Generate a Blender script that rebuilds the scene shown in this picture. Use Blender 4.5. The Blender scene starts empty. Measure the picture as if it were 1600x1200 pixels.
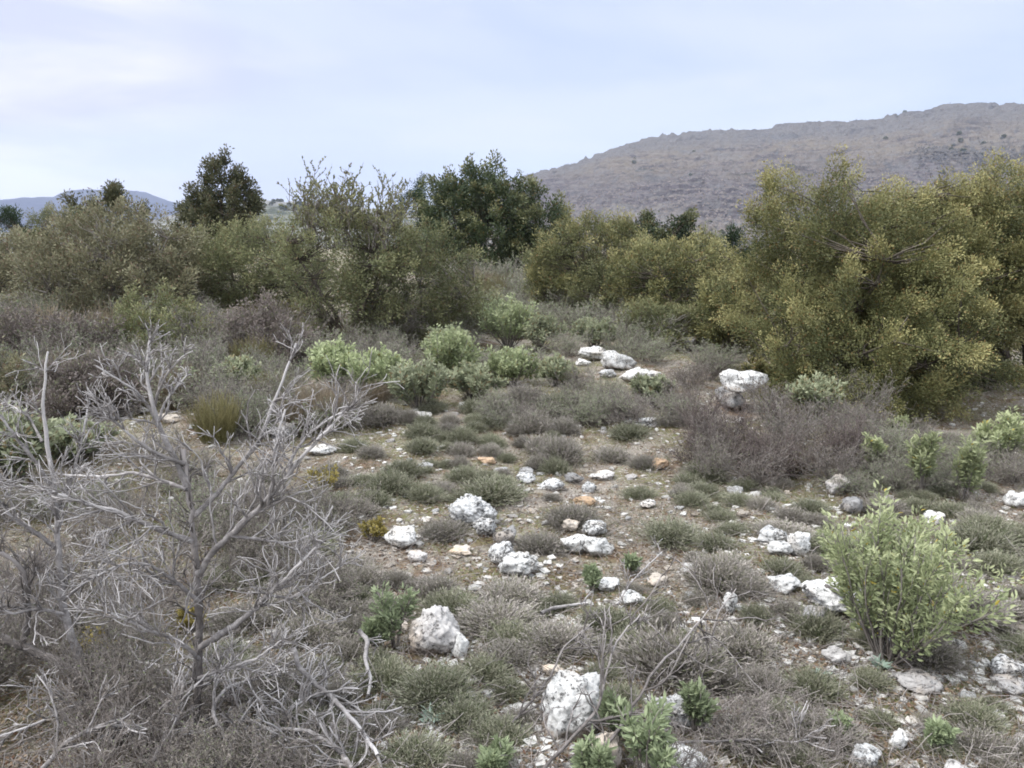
import bpy, math, numpy as np
from mathutils import noise as mn, Vector
R = math.radians
rng = np.random.default_rng(7)
sc = bpy.context.scene
COL = sc.collection

# ------------------------------------------------------------------ camera
W0, H0, F, PITCH, CZ = 1600.0, 1200.0, 1232.0, R(11.5), 1.65
cp, sp = math.cos(PITCH), math.sin(PITCH)

def ray(px, py):
    a = (px - W0/2)/F; b = (H0/2 - py)/F
    return np.array([a, cp + b*sp, -sp + b*cp])

# ------------------------------------------------------------------ noise and terrain
def _hash(ix, iy, s):
    h = (ix.astype(np.int64)*374761393 + iy.astype(np.int64)*668265263 + s*1442695041) & 0xffffffff
    h = ((h ^ (h >> 13))*1274126177) & 0xffffffff
    return ((h ^ (h >> 16)) & 0xffff)/65535.0

def vnoise(x, y, s=0):
    ix = np.floor(x); iy = np.floor(y); fx = x-ix; fy = y-iy
    fx = fx*fx*(3-2*fx); fy = fy*fy*(3-2*fy)
    a = _hash(ix, iy, s); b = _hash(ix+1, iy, s); c = _hash(ix, iy+1, s); d = _hash(ix+1, iy+1, s)
    return (a*(1-fx)+b*fx)*(1-fy) + (c*(1-fx)+d*fx)*fy - 0.5

def fbm(x, y, o=4, s=0, g=0.5):
    v = 0.0; a = 1.0
    for i in range(o):
        v = v + a*vnoise(x*2**i, y*2**i, s+i*17); a *= g
    return v

def sstep(a, b, x):
    t = np.clip((x-a)/(b-a), 0, 1); return t*t*(3-2*t)

def hgt(x, y):
    x = np.asarray(x, float); y = np.asarray(y, float)
    r = np.hypot(x, y)
    z = 0.13*fbm(x/1.7, y/1.7, 3, 3) + 0.05*fbm(x/0.35, y/0.35, 3, 5)*(1-sstep(14, 30, r))
    z = z + 0.5*fbm(x/9, y/9, 2, 9)*sstep(9, 25, r)
    z = z - 26*sstep(34, 420, r) + 3*fbm(x/90, y/90, 4, 12)*sstep(40, 200, r)
    return z

ZC = CZ + float(hgt(0.0, 0.0))
CAM = np.array([0, 0, ZC])

def G(px, py):
    d = ray(px, py); z = 0.0; p = None
    for _ in range(12):
        t = (z - ZC)/min(d[2], -0.004); p = CAM + d*t
        z = 0.5*z + 0.5*float(hgt(p[0], p[1]))
    p[2] = float(hgt(p[0], p[1])); return p

def at(px, py, Y):
    d = ray(px, py); return CAM + d*(Y/d[1])

def depth(p):   # distance along the optical axis
    q = np.asarray(p)-CAM; return q[1]*cp - q[2]*sp

# ------------------------------------------------------------------ object helpers
def link(o, parent=None):
    COL.objects.link(o)
    if parent is not None: o.parent = parent
    return o

def tag(o, label=None, cat=None, group=None, kind=None):
    if label: o['label'] = label
    if cat: o['category'] = cat
    if group: o['group'] = group
    if kind: o['kind'] = kind
    return o

def empty(name, loc, label, cat, group=None):
    o = bpy.data.objects.new(name, None); o.location = tuple(loc); o.empty_display_size = 0.1
    link(o); return tag(o, label, cat, group)

def copy_tree(o, parent=None):
    c = o.copy(); COL.objects.link(c)
    if parent is not None: c.parent = parent
    for ch in list(o.children): copy_tree(ch, c)
    return c

def norm(v):
    return v/np.maximum(np.linalg.norm(v, axis=-1, keepdims=True), 1e-9)

class MB:
    """collects quads and their 'tint' / 'tip' values; one MB is one mesh"""
    def __init__(s): s.v=[]; s.f=[]; s.t=[]; s.p=[]; s.m=[]; s.n=0
    def add(s, v, f, tint, tip, mat=0):
        s.v.append(v); s.f.append(f+s.n); s.n += len(v)
        s.t.append(np.broadcast_to(tint, (len(v),))); s.p.append(np.broadcast_to(tip, (len(v),)))
        s.m.append(np.full(len(f), mat))
    def mesh(s, name, mats, smooth=True):
        v = np.concatenate(s.v).astype(np.float32); f = np.concatenate(s.f).astype(np.int32)
        me = bpy.data.meshes.new(name)
        me.vertices.add(len(v)); me.vertices.foreach_set('co', v.ravel())
        me.loops.add(f.size); me.loops.foreach_set('vertex_index', f.ravel())
        me.polygons.add(len(f))
        me.polygons.foreach_set('loop_start', np.arange(len(f), dtype=np.int32)*4)
        me.polygons.foreach_set('material_index', np.concatenate(s.m).astype(np.int32))
        me.polygons.foreach_set('use_smooth', np.full(len(f), smooth))
        me.update(calc_edges=True)
        for nm, arr in (('tint', s.t), ('tip', s.p)):
            a = me.attributes.new(nm, 'FLOAT', 'POINT')
            a.data.foreach_set('value', np.concatenate(arr).astype(np.float32))
        for m in (mats if isinstance(mats, (list, tuple)) else [mats]): me.materials.append(m)
        return me
    def build(s, name, mats, parent=None, smooth=True):
        return link(bpy.data.objects.new(name, s.mesh(name, mats, smooth)), parent)

# --- plant growth, all vectorised over N branches
def rnd(n): return rng.normal(size=(n, 3))

def walk(P, D, L, S, wob, up=0.0):
    """N wandering polylines of S segments"""
    P = np.array(P, float); D = norm(np.array(D, float)); L = np.broadcast_to(L, (len(P),))
    out = [P]
    for _ in range(S):
        D = norm(D + wob*rnd(len(P)) + np.array([0, 0, up])); P = P + D*(L/S)[:, None]; out.append(P)
    return np.stack(out, 1)

def spawn(pts, k, t0, t1, spread, upb=0.0):
    """k children starting points and directions on each polyline"""
    N, S1, _ = pts.shape
    t = rng.uniform(t0, t1, (N, k))*(S1-1)*0.9999
    i = np.floor(t).astype(int); f = (t-i)[..., None]
    n = np.arange(N)[:, None]
    a = pts[n, i]; b = pts[n, i+1]
    pos = (a*(1-f)+b*f).reshape(-1, 3); tan = norm((b-a).reshape(-1, 3))
    pr = norm(np.cross(tan, rnd(len(tan))))
    an = rng.uniform(spread*0.6, spread*1.3, len(tan))[:, None]
    d = norm(tan*np.cos(an) + pr*np.sin(an) + np.array([0, 0, upb]))
    return pos, d, (t/(S1-1)).ravel()

def tubes(mb, pts, r0, r1, sides=3, tint=None, mat=0, rough=0.0):
    N, S1, _ = pts.shape
    tan = np.empty_like(pts); tan[:, 1:-1] = pts[:, 2:]-pts[:, :-2]; tan[:, 0] = pts[:, 1]-pts[:, 0]; tan[:, -1] = pts[:, -1]-pts[:, -2]
    tan = norm(tan)
    ref = np.where(np.abs(tan[:, :1, 2:3]) > 0.8, np.array([1., .1, 0]), np.array([.1, .05, 1.]))
    u = norm(np.cross(tan, np.broadcast_to(ref, tan.shape))); w = np.cross(tan, u)
    r0 = np.broadcast_to(r0, (N,)); r1 = np.broadcast_to(r1, (N,))
    s = np.linspace(0, 1, S1)
    rad = r0[:, None]*(1-s) + r1[:, None]*s
    if rough: rad = rad*(1+rough*rng.normal(size=rad.shape))
    a = np.arange(sides)*2*math.pi/sides
    ring = (u[:, :, None]*np.cos(a)[None, None, :, None] + w[:, :, None]*np.sin(a)[None, None, :, None])
    rr = rad[:, :, None, None]
    if rough: rr = rr*(1+rough*rng.normal(size=(N, S1, sides, 1)))
    v = (pts[:, :, None] + ring*rr).reshape(-1, 3)
    b = (np.arange(N)[:, None, None]*S1 + np.arange(S1-1)[None, :, None])*sides
    k = np.arange(sides)[None, None, :]; k2 = (k+1) % sides
    f = np.stack([b+k, b+k2, b+sides+k2, b+sides+k], -1).reshape(-1, 4)
    if tint is None: tint = rng.uniform(0, 1, N)
    tt = np.repeat(np.broadcast_to(tint, (N,)), S1*sides)
    tip = np.broadcast_to(s[None, :, None], (N, S1, sides)).ravel()
    mb.add(v, f, tt, tip, mat)

def leaves(mb, P, D, L, Wd, tint, tip, mat=0, fold=False):
    N = len(P); D = norm(D); S = norm(np.cross(D, rnd(N))); Nn = np.cross(D, S)
    L = np.broadcast_to(L, (N,))[:, None]; Wd = np.broadcast_to(Wd, (N,))[:, None]
    if not fold:
        v = np.stack([P, P+D*L*.45+S*Wd*.5, P+D*L, P+D*L*.45-S*Wd*.5], 1).reshape(-1, 3)
        f = (np.arange(N)[:, None]*4 + np.arange(4)); k = 4
    else:
        c = Nn*Wd*.22
        v = np.stack([P, P+D*L*.5, P+D*L-c*1.5, P+D*L*.35+S*Wd*.5+c, P+D*L*.72+S*Wd*.42+c*.6, P+D*L*.35-S*Wd*.5+c, P+D*L*.72-S*Wd*.42+c*.6], 1).reshape(-1, 3)
        b = np.arange(N)[:, None]*7
        f = np.concatenate([b+np.array([0, 3, 4, 1]), b+np.array([1, 4, 2, 6]), b+np.array([0, 1, 6, 5])]); k = 7
    mb.add(v, f, np.repeat(np.broadcast_to(tint, (N,)), k), np.repeat(np.broadcast_to(tip, (N,)), k), mat)

# ------------------------------------------------------------------ materials
def mat(name):
    m = bpy.data.materials.new(name); m.use_nodes = True
    nt = m.node_tree; nt.nodes.clear()
    return m, nt, nt.nodes.new('ShaderNodeOutputMaterial')

def N(nt, t, **kw):
    n = nt.nodes.new(t)
    for k, v in kw.items():
        if k.startswith('i_'): n.inputs[k[2:].replace('_', ' ')].default_value = v
        else: setattr(n, k, v)
    return n

def mixc(nt, fac, a, b, blend='MIX'):
    n = nt.nodes.new('ShaderNodeMix'); n.data_type = 'RGBA'; n.blend_type = blend; n.clamp_factor = True
    for sock, v in ((n.inputs[0], fac), (n.inputs[6], a), (n.inputs[7], b)):
        if hasattr(v, 'links'): nt.links.new(v, sock)
        elif isinstance(v, (int, float)): sock.default_value = v
        else: sock.default_value = tuple(v)+(1,)
    return n.outputs[2]

def ramp(nt, src, a, b, lo=0.0, hi=1.0):
    n = nt.nodes.new('ShaderNodeMapRange'); n.interpolation_type = 'SMOOTHSTEP'
    n.inputs[1].default_value = a; n.inputs[2].default_value = b; n.inputs[3].default_value = lo; n.inputs[4].default_value = hi
    nt.links.new(src, n.inputs[0]); return n.outputs[0]

def math_(nt, op, a, b=0.0):
    n = nt.nodes.new('ShaderNodeMath'); n.operation = op
    for s, v in ((n.inputs[0], a), (n.inputs[1], b)):
        if hasattr(v, 'links'): nt.links.new(v, s)
        else: s.default_value = v
    return n.outputs[0]

def noise(nt, scale, detail=4, rough=0.55, coord=None, dist=0.0):
    n = N(nt, 'ShaderNodeTexNoise'); n.inputs['Scale'].default_value = scale; n.inputs['Detail'].default_value = detail
    n.inputs['Roughness'].default_value = rough; n.inputs['Distortion'].default_value = dist
    if coord is not None: nt.links.new(coord, n.inputs['Vector'])
    return n.outputs['Fac']

def principled(nt, out, col, rough=0.85, spec=0.2, normal=None):
    b = N(nt, 'ShaderNodeBsdfPrincipled'); b.inputs['Roughness'].default_value = rough
    b.inputs['Specular IOR Level'].default_value = spec
    if hasattr(col, 'links'): nt.links.new(col, b.inputs['Base Color'])
    else: b.inputs['Base Color'].default_value = tuple(col)+(1,)
    if normal is not None: nt.links.new(normal, b.inputs['Normal'])
    nt.links.new(b.outputs[0], out.inputs['Surface']); return b

def bump(nt, h, strength=0.5, dist=0.02):
    n = N(nt, 'ShaderNodeBump'); n.inputs['Strength'].default_value = strength; n.inputs['Distance'].default_value = dist
    nt.links.new(h, n.inputs['Height']); return n.outputs[0]

def attr(nt, nm):
    return N(nt, 'ShaderNodeAttribute', attribute_name=nm).outputs['Fac']

def foliage(name, ca, cb, ctip, tipamt=0.7, trans=0.25, odd=None, oddamt=0.06, rough=0.6):
    """leaves: two greens mixed leaf by leaf, younger growth towards the shoot's tip, a few dry leaves"""
    m, nt, out = mat(name)
    t = attr(nt, 'tint'); p = attr(nt, 'tip')
    c = mixc(nt, t, ca, cb)
    c = mixc(nt, math_(nt, 'MULTIPLY', math_(nt, 'POWER', p, 1.6), tipamt), c, ctip)
    if odd:
        wn = N(nt, 'ShaderNodeTexWhiteNoise', noise_dimensions='1D'); nt.links.new(t, wn.inputs['W'])
        c = mixc(nt, math_(nt, 'LESS_THAN', wn.outputs['Value'], oddamt), c, odd)
    oi = N(nt, 'ShaderNodeObjectInfo')
    hv = N(nt, 'ShaderNodeHueSaturation'); nt.links.new(c, hv.inputs['Color'])
    nt.links.new(ramp(nt, oi.outputs['Random'], 0, 1, 0.85, 1.15), hv.inputs['Value'])
    b = N(nt, 'ShaderNodeBsdfPrincipled'); b.inputs['Roughness'].default_value = rough; b.inputs['Specular IOR Level'].default_value = 0.22
    nt.links.new(hv.outputs[0], b.inputs['Base Color'])
    tr = N(nt, 'ShaderNodeBsdfTranslucent'); nt.links.new(hv.outputs[0], tr.inputs['Color'])
    mx = N(nt, 'ShaderNodeMixShader'); mx.inputs[0].default_value = trans
    nt.links.new(b.outputs[0], mx.inputs[1]); nt.links.new(tr.outputs[0], mx.inputs[2])
    nt.links.new(mx.outputs[0], out.inputs['Surface']); return m

def wood(name, ca, cb, tipc=None, scale=60):
    m, nt, out = mat(name)
    co = N(nt, 'ShaderNodeTexCoord').outputs['Object']
    n = noise(nt, scale, 5, 0.65, co)
    c = mixc(nt, ramp(nt, n, 0.35, 0.68), ca, cb)
    st_ = noise(nt, 9, 4, .6, co)
    c = mixc(nt, math_(nt, 'MULTIPLY', ramp(nt, st_, .48, .62), .7), c, [x*.5 for x in ca])
    c = mixc(nt, math_(nt, 'MULTIPLY', attr(nt, 'tint'), 0.7), c, [x*0.8 for x in ca])
    if tipc: c = mixc(nt, math_(nt, 'MULTIPLY', ramp(nt, attr(nt, 'tip'), 0.3, 1.0), math_(nt, 'SUBTRACT', 1.0, math_(nt, 'MULTIPLY', attr(nt, 'tint'), .35))), c, tipc)
    principled(nt, out, c, 0.85, 0.15, bump(nt, n, 0.6, 0.004)); return m

M = {}
M['juniper'] = foliage('juniper_green', (.038,.048,.022), (.155,.160,.066), (.320,.288,.128), .92, .08, (.17,.10,.04), .05)
M['juniper_grey'] = foliage('juniper_grey_green', (.092,.104,.052), (.185,.198,.098), (.310,.300,.155), .8, .18, (.14,.09,.05), .08)
M['scrub_brown'] = foliage('scrub_brown_green', (.095,.094,.058), (.185,.178,.108), (.285,.265,.165), .7, .16, (.15,.10,.07), .10)
M['mauve_scrub'] = foliage('mauve_scrub', (.105,.085,.078), (.185,.155,.142), (.25,.215,.195), .6, .15, (.13,.14,.08), .12)
M['oak'] = foliage('holm_oak_green', (.020,.034,.019), (.055,.078,.036), (.200,.190,.090), .85, .08, (.12,.085,.035), .05, .5)
M['oak_brown'] = foliage('oak_brown_green', (.042,.052,.028), (.110,.114,.060), (.215,.198,.120), .7, .18, (.11,.075,.04), .08)
M['pine'] = foliage('pine_green', (.018,.034,.018), (.040,.062,.030), (.070,.095,.045), .6, .1)
M['cistus'] = foliage('cistus_green', (.190,.235,.120), (.295,.345,.180), (.410,.440,.265), .7, .25, (.23,.20,.07), .03)
M['cistus_dull'] = foliage('cistus_dull_green', (.155,.180,.110), (.245,.270,.170), (.330,.345,.230), .7, .25, (.20,.15,.08), .1)
M['spurge'] = foliage('spurge_green', (.185,.220,.115), (.300,.335,.180), (.410,.435,.260), .8, .28, (.42,.33,.06), .015)
M['broom'] = foliage('broom_green', (.100,.100,.040), (.170,.155,.065), (.240,.205,.110), .7, .1)
M['broom_brown'] = foliage('broom_brown', (.135,.108,.072), (.215,.170,.118), (.300,.245,.180), .7, .1)
M['thyme'] = foliage('thyme_grey', (.155,.135,.122), (.270,.242,.222), (.360,.330,.300), .7, .15, (.130,.140,.075), .2)
M['thyme_green'] = foliage('thyme_green', (.135,.135,.088), (.250,.245,.175), (.345,.335,.260), .7, .15, (.095,.120,.055), .25)
M['straw'] = foliage('dry_grass_straw', (.190,.155,.100), (.350,.295,.200), (.420,.365,.265), .5, .25, (.130,.155,.060), .35)
M['litter'] = foliage('leaf_litter', (.120,.075,.045), (.270,.200,.140), (.300,.240,.180), .3, .05, (.10,.05,.03), .15)
M['seedling'] = foliage('seedling_green', (.140,.175,.100), (.215,.255,.150), (.300,.340,.205), .6, .28)
M['silver'] = foliage('silver_leaf', (.22,.30,.24), (.34,.42,.35), (.42,.48,.42), .5, .2)
M['yellow_leaf'] = foliage('yellow_leaf', (.22,.19,.06), (.33,.27,.08), (.36,.30,.12), .5, .25)
M['bark'] = wood('bark_dark', (.070,.058,.048), (.150,.128,.108))
M['bark_grey'] = wood('bark_grey', (.130,.112,.098), (.260,.235,.215))
M['twig'] = wood('twig_brown', (.135,.118,.106), (.250,.228,.210), (.29,.265,.245))
M['twig_grey'] = wood('twig_grey', (.165,.142,.130), (.300,.270,.252), (.33,.30,.285))
M['deadwood'] = wood('weathered_deadwood', (.155,.142,.140), (.345,.325,.322), (.46,.44,.44), 45)
M['deadwood_dark'] = wood('dark_deadwood', (.085,.075,.071), (.190,.172,.166), (.30,.275,.268), 45)

def rock_mat(name, white, spot_lo, warm=0.25, dark=(.035,.033,.032), base=None):
    m, nt, out = mat(name)
    co = N(nt, 'ShaderNodeTexCoord').outputs['Object']
    oi = N(nt, 'ShaderNodeObjectInfo')
    va = N(nt, 'ShaderNodeVectorMath', operation='ADD'); nt.links.new(co, va.inputs[0])
    vs = N(nt, 'ShaderNodeVectorMath', operation='SCALE'); vs.inputs[0].default_value = (31, 17, 23)
    nt.links.new(oi.outputs['Random'], vs.inputs['Scale']); nt.links.new(vs.outputs[0], va.inputs[1]); co = va.outputs[0]
    big = noise(nt, 6, 4, .6, co); mid = noise(nt, 30, 6, .65, co); fine = noise(nt, 75, 5, .72, co)
    c = mixc(nt, ramp(nt, mid, .38, .58), white, [x*.74 for x in white])
    c = mixc(nt, math_(nt, 'MULTIPLY', ramp(nt, big, .48, .7), warm), c, (.50,.36,.22))
    sp_ = math_(nt, 'MULTIPLY', ramp(nt, fine, spot_lo+.03, spot_lo+.085), ramp(nt, big, .36, .52))
    c = mixc(nt, math_(nt, 'MULTIPLY', sp_, .85), c, dark)
    c = mixc(nt, math_(nt, 'MULTIPLY', ramp(nt, mid, .555, .64), .8), c, dark)
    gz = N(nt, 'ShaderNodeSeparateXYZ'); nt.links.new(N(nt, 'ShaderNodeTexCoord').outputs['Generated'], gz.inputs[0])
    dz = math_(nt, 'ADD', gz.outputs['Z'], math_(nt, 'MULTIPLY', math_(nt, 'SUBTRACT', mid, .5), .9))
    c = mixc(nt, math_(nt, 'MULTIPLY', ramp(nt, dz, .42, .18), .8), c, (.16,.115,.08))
    hv = N(nt, 'ShaderNodeHueSaturation'); nt.links.new(c, hv.inputs['Color'])
    nt.links.new(ramp(nt, oi.outputs['Random'], 0, 1, .8, 1.1), hv.inputs['Value'])
    h = math_(nt, 'ADD', mid, math_(nt, 'MULTIPLY', fine, .5))
    principled(nt, out, hv.outputs[0], .9, .15, bump(nt, h, .9, .012)); return m
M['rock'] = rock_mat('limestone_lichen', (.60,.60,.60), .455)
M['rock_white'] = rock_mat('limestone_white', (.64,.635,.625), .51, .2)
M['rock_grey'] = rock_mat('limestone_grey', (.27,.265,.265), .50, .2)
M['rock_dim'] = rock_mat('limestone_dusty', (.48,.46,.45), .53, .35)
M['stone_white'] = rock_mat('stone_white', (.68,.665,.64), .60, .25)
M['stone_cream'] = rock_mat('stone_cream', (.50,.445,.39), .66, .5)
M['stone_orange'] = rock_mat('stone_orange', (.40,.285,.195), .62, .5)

def ground_mat():
    m, nt, out = mat('stony_soil')
    co = N(nt, 'ShaderNodeNewGeometry').outputs['Position']
    a = noise(nt, .9, 5, .6, co, .3); b = noise(nt, 5, 6, .65, co, .4); c_ = noise(nt, 32, 6, .7, co); d = noise(nt, 150, 4, .7, co)
    soil = mixc(nt, ramp(nt, c_, .35, .65), (.080,.053,.036), (.205,.150,.108))
    lit = mixc(nt, ramp(nt, d, .35, .65), (.150,.130,.112), (.350,.315,.275))
    c = mixc(nt, ramp(nt, b, .38, .54), soil, lit)
    moss = mixc(nt, ramp(nt, d, .3, .7), (.075,.080,.032), (.185,.180,.085))
    c = mixc(nt, math_(nt, 'MULTIPLY', ramp(nt, a, .43, .56), ramp(nt, c_, .38, .60)), c, moss)
    vo = N(nt, 'ShaderNodeTexVoronoi'); vo.inputs['Scale'].default_value = 42; nt.links.new(co, vo.inputs['Vector'])
    sx = N(nt, 'ShaderNodeSeparateColor'); nt.links.new(vo.outputs['Color'], sx.inputs[0])
    chip = math_(nt, 'MULTIPLY', math_(nt, 'LESS_THAN', sx.outputs[0], .16), math_(nt, 'LESS_THAN', vo.outputs['Distance'], .36))
    c = mixc(nt, math_(nt, 'MULTIPLY', chip, .8), c, (.46,.42,.37))
    # far away: pale dry grassland with dark scrub
    sxyz = N(nt, 'ShaderNodeSeparateXYZ'); nt.links.new(co, sxyz.inputs[0])
    far = ramp(nt, sxyz.outputs['Y'], 30, 90)
    f1 = noise(nt, .035, 6, .65, co); cf = mixc(nt, ramp(nt, f1, .4, .6), (.085,.085,.050), (.240,.205,.150))
    c = mixc(nt, far, c, cf)
    h = math_(nt, 'ADD', math_(nt, 'ADD', c_, math_(nt, 'MULTIPLY', d, .35)), math_(nt, 'MULTIPLY', chip, .35))
    principled(nt, out, c, .95, .1, bump(nt, h, .8, .03)); return m

def hill_mat(name, scrub, grass, rockc, dark, zr, s=1.0):
    """scrub below, dry grass higher, bare limestone along the crest and in bands, dark thickets"""
    m, nt, out = mat(name)
    co = N(nt, 'ShaderNodeNewGeometry').outputs['Position']
    mp = N(nt, 'ShaderNodeMapping'); mp.inputs['Scale'].default_value = (1, 1, 3.0); nt.links.new(co, mp.inputs['Vector'])
    pos = mp.outputs[0]
    a = noise(nt, .0045*s, 6, .62, pos, .6); b = noise(nt, .018*s, 6, .68, pos, .5); c_ = noise(nt, .09*s, 5, .75, pos); d = noise(nt, .32*s, 3, .7, pos)
    sz = N(nt, 'ShaderNodeSeparateXYZ'); nt.links.new(co, sz.inputs[0])
    hz = math_(nt, 'ADD', sz.outputs['Z'], math_(nt, 'MULTIPLY', math_(nt, 'SUBTRACT', a, .5), zr*1.0))
    c = mixc(nt, ramp(nt, math_(nt, 'ADD', math_(nt, 'MULTIPLY', c_, .5), math_(nt, 'MULTIPLY', b, .5)), .40, .60), [x*.8 for x in scrub], [x*2.1 for x in scrub])
    g = math_(nt, 'MULTIPLY', ramp(nt, hz, zr*.22, zr*.58), ramp(nt, b, .32, .54))
    c = mixc(nt, g, c, mixc(nt, ramp(nt, c_, .35, .65), [x*.72 for x in grass], grass))
    low = math_(nt, 'MULTIPLY', ramp(nt, hz, zr*.10, zr*.0), ramp(nt, b, .35, .55))
    c = mixc(nt, low, c, mixc(nt, ramp(nt, c_, .4, .6), rockc, grass))
    wv = N(nt, 'ShaderNodeTexWave', wave_type='BANDS', bands_direction='Z'); wv.inputs['Scale'].default_value = .012*s; wv.inputs['Distortion'].default_value = 7; wv.inputs['Detail'].default_value = 4; wv.inputs['Detail Scale'].default_value = 1.5; nt.links.new(pos, wv.inputs['Vector'])
    c = mixc(nt, math_(nt, 'MULTIPLY', math_(nt, 'MULTIPLY', ramp(nt, wv.outputs['Fac'], .72, .92), ramp(nt, c_, .36, .56)), .65), c, mixc(nt, .5, rockc, grass))
    th = math_(nt, 'MULTIPLY', ramp(nt, a, .60, .66), .8)
    c = mixc(nt, th, c, mixc(nt, ramp(nt, c_, .35, .65), dark, scrub))
    sl = N(nt, 'ShaderNodeNewGeometry'); sn = N(nt, 'ShaderNodeSeparateXYZ'); nt.links.new(sl.outputs['Normal'], sn.inputs[0])
    steep = ramp(nt, sn.outputs['Z'], .90, .76)
    rk = math_(nt, 'MAXIMUM', math_(nt, 'MULTIPLY', ramp(nt, c_, .47, .58), ramp(nt, b, .46, .58)), math_(nt, 'MULTIPLY', steep, ramp(nt, c_, .35, .55)))
    rk = math_(nt, 'MAXIMUM', rk, math_(nt, 'MULTIPLY', ramp(nt, math_(nt, 'ADD', attr(nt, 'tip'), math_(nt, 'MULTIPLY', math_(nt, 'SUBTRACT', b, .5), .35)), .78, .93), ramp(nt, c_, .30, .48)))
    c = mixc(nt, math_(nt, 'MULTIPLY', rk, .85), c, mixc(nt, ramp(nt, d, .35, .65), [x*.45 for x in rockc], rockc))
    c = mixc(nt, math_(nt, 'MULTIPLY', ramp(nt, d, .58, .66), .7), c, dark)
    principled(nt, out, c, .95, .05, bump(nt, math_(nt, 'ADD', c_, d), .8, 3.0)); return m

# ------------------------------------------------------------------ setting: ground, hills
def build_ground():
    rad = [0.0]; r = 0.5
    while r < 6300:
        rad.append(r); r *= 1.010 if r < 40 else (1.03 if r < 500 else 1.09)
    ang = []; a = -180.0
    while a < 180:
        ang.append(a); a += 0.22 if -44 <= a < 44 else 2.0
    rad = np.array(rad); ang = np.radians(ang)
    A, RR = np.meshgrid(ang, rad); x = np.sin(A)*RR; y = np.cos(A)*RR; z = hgt(x, y)
    v = np.stack([x, y, z], -1).reshape(-1, 3); na, nr = len(ang), len(rad)
    i = np.arange(nr-1)[:, None]*na; j = np.arange(na)[None, :]; j2 = (j+1) % na
    f = np.stack([i+j, i+j2, i+na+j2, i+na+j], -1).reshape(-1, 4)
    mb = MB(); mb.add(v, f[:, ::-1], 0, 0)
    tag(mb.build('ground', ground_mat()), kind='structure')

def build_hill(name, pts, dist, foot, z0, m, nu, nv, rough, shape, gul=1.0, back=1.25):
    """a ridge through the crest points PTS (pixel columns give only its bearing), DIST metres off, with a real slope in front and behind"""
    px = np.array([p[0] for p in pts], float); py = np.array([p[1] for p in pts], float)
    u = np.linspace(px[0], px[-1], nu); cy = np.interp(u, px, py)
    dirs = np.stack([ray(a, b) for a, b in zip(u, cy)]); hl = np.hypot(dirs[:, 0], dirs[:, 1])
    hx = dirs[:, 0]/hl; hy = dirs[:, 1]/hl
    D = np.interp(u, px, np.broadcast_to(dist, px.shape)) if np.ndim(dist) else np.full(nu, float(dist))
    zr = ZC + dirs[:, 2]/hl*D
    v = np.concatenate([np.linspace(0, 1, nv), np.linspace(1.01, back, 14)])
    r = foot + (D[:, None]-foot)*v[None, :]
    x = hx[:, None]*r; y = hy[:, None]*r
    s = np.where(v <= 1, shape(np.clip(v, 0, 1)), 1-(np.maximum(v-1, 0)/(back-1))**1.3*1.1)
    z = z0 + (zr[:, None]-z0)*s[None, :]
    k = D.mean()
    env = np.sin(np.clip(v, 0, 1)*math.pi)[None, :]
    n1 = fbm(x/(k*.10), y/(k*.10), 5, 31); n2 = fbm(x/(k*.022), y/(k*.022), 4, 41); n3 = fbm(x/(k*.006), y/(k*.006), 3, 51)
    z = z + gul*(n1*k*.022*env + n2*k*.006*(env*.9+.1)) + rough*k*.0016*n3*2
    crest = sstep(.72, .97, v)[None, :]*(v <= 1.001)
    st = z/(k*.006); st = (np.floor(st)+sstep(.25, .75, st-np.floor(st)))*(k*.006)
    z = z*(1-.35*crest*rough) + st*(.35*crest*rough)
    V = np.stack([x, y, z], -1).reshape(-1, 3); n = len(v)
    i = np.arange(nu-1)[:, None]*n; j = np.arange(n-1)[None, :]
    f = np.stack([i+j, i+n+j, i+n+j+1, i+j+1], -1).reshape(-1, 4)
    mb = MB(); mb.add(V, f, 0, np.tile(v, nu)); o = mb.build(name, m); tag(o, kind='structure')
    def surf(a, vv):
        i = int(np.clip(np.searchsorted(u, a), 0, nu-1)); j = int(np.clip(np.searchsorted(v, vv), 0, n-1))
        return np.array([x[i, j], y[i, j], z[i, j]])
    return surf

build_ground()
ridge = [(430,352),(560,346),(700,322),(770,296),(820,276),(860,265),(900,255),(930,243),(960,232),(1000,219),(1030,212),(1080,206),(1120,203),(1160,202),(1180,203),(1220,195),(1260,190),(1320,190),(1360,185),(1400,180),(1440,172),(1480,164),(1530,162),(1570,162),(1600,159),(1680,152),(1800,150),(2000,165),(2300,240)]
surf_hill = build_hill('limestone_hill', ridge, 1500, 420, -26, hill_mat('hill_scrub', (.054,.045,.046), (.172,.143,.108), (.150,.145,.145), (.026,.032,.026), 190),
    560, 150, 1.5, lambda v: .10*v + .90*v**1.55)
mid_ridge = [(-250,385),(0,378),(180,366),(265,336),(330,320),(405,313),(450,315),(500,316),(560,323),(640,333),(720,344),(800,352)]
surf_mid = build_hill('wooded_hill', mid_ridge, 1250, 450, -26, hill_mat('hill_wooded', (.055,.060,.042), (.10,.10,.065), (.30,.29,.28), (.028,.038,.026), 60, 1.3),
    260, 60, .6, lambda v: v**1.3, .6)
far_ridge = [(-700,350),(-400,325),(-150,318),(0,312),(40,309),(82,308),(95,301),(112,297),(135,296),(200,297),(228,301),(248,308),(272,316),(330,324),(430,333),(560,345)]
build_hill('far_mountain', far_ridge, 4800, 3000, -30, hill_mat('mountain_haze_blue', (.026,.028,.042), (.036,.038,.052), (.06,.06,.072), (.02,.025,.03), 300, .3),  # blue of distant haze is also put into the mountain's own colours
    260, 40, .25, lambda v: v**1.2, .6)

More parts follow.
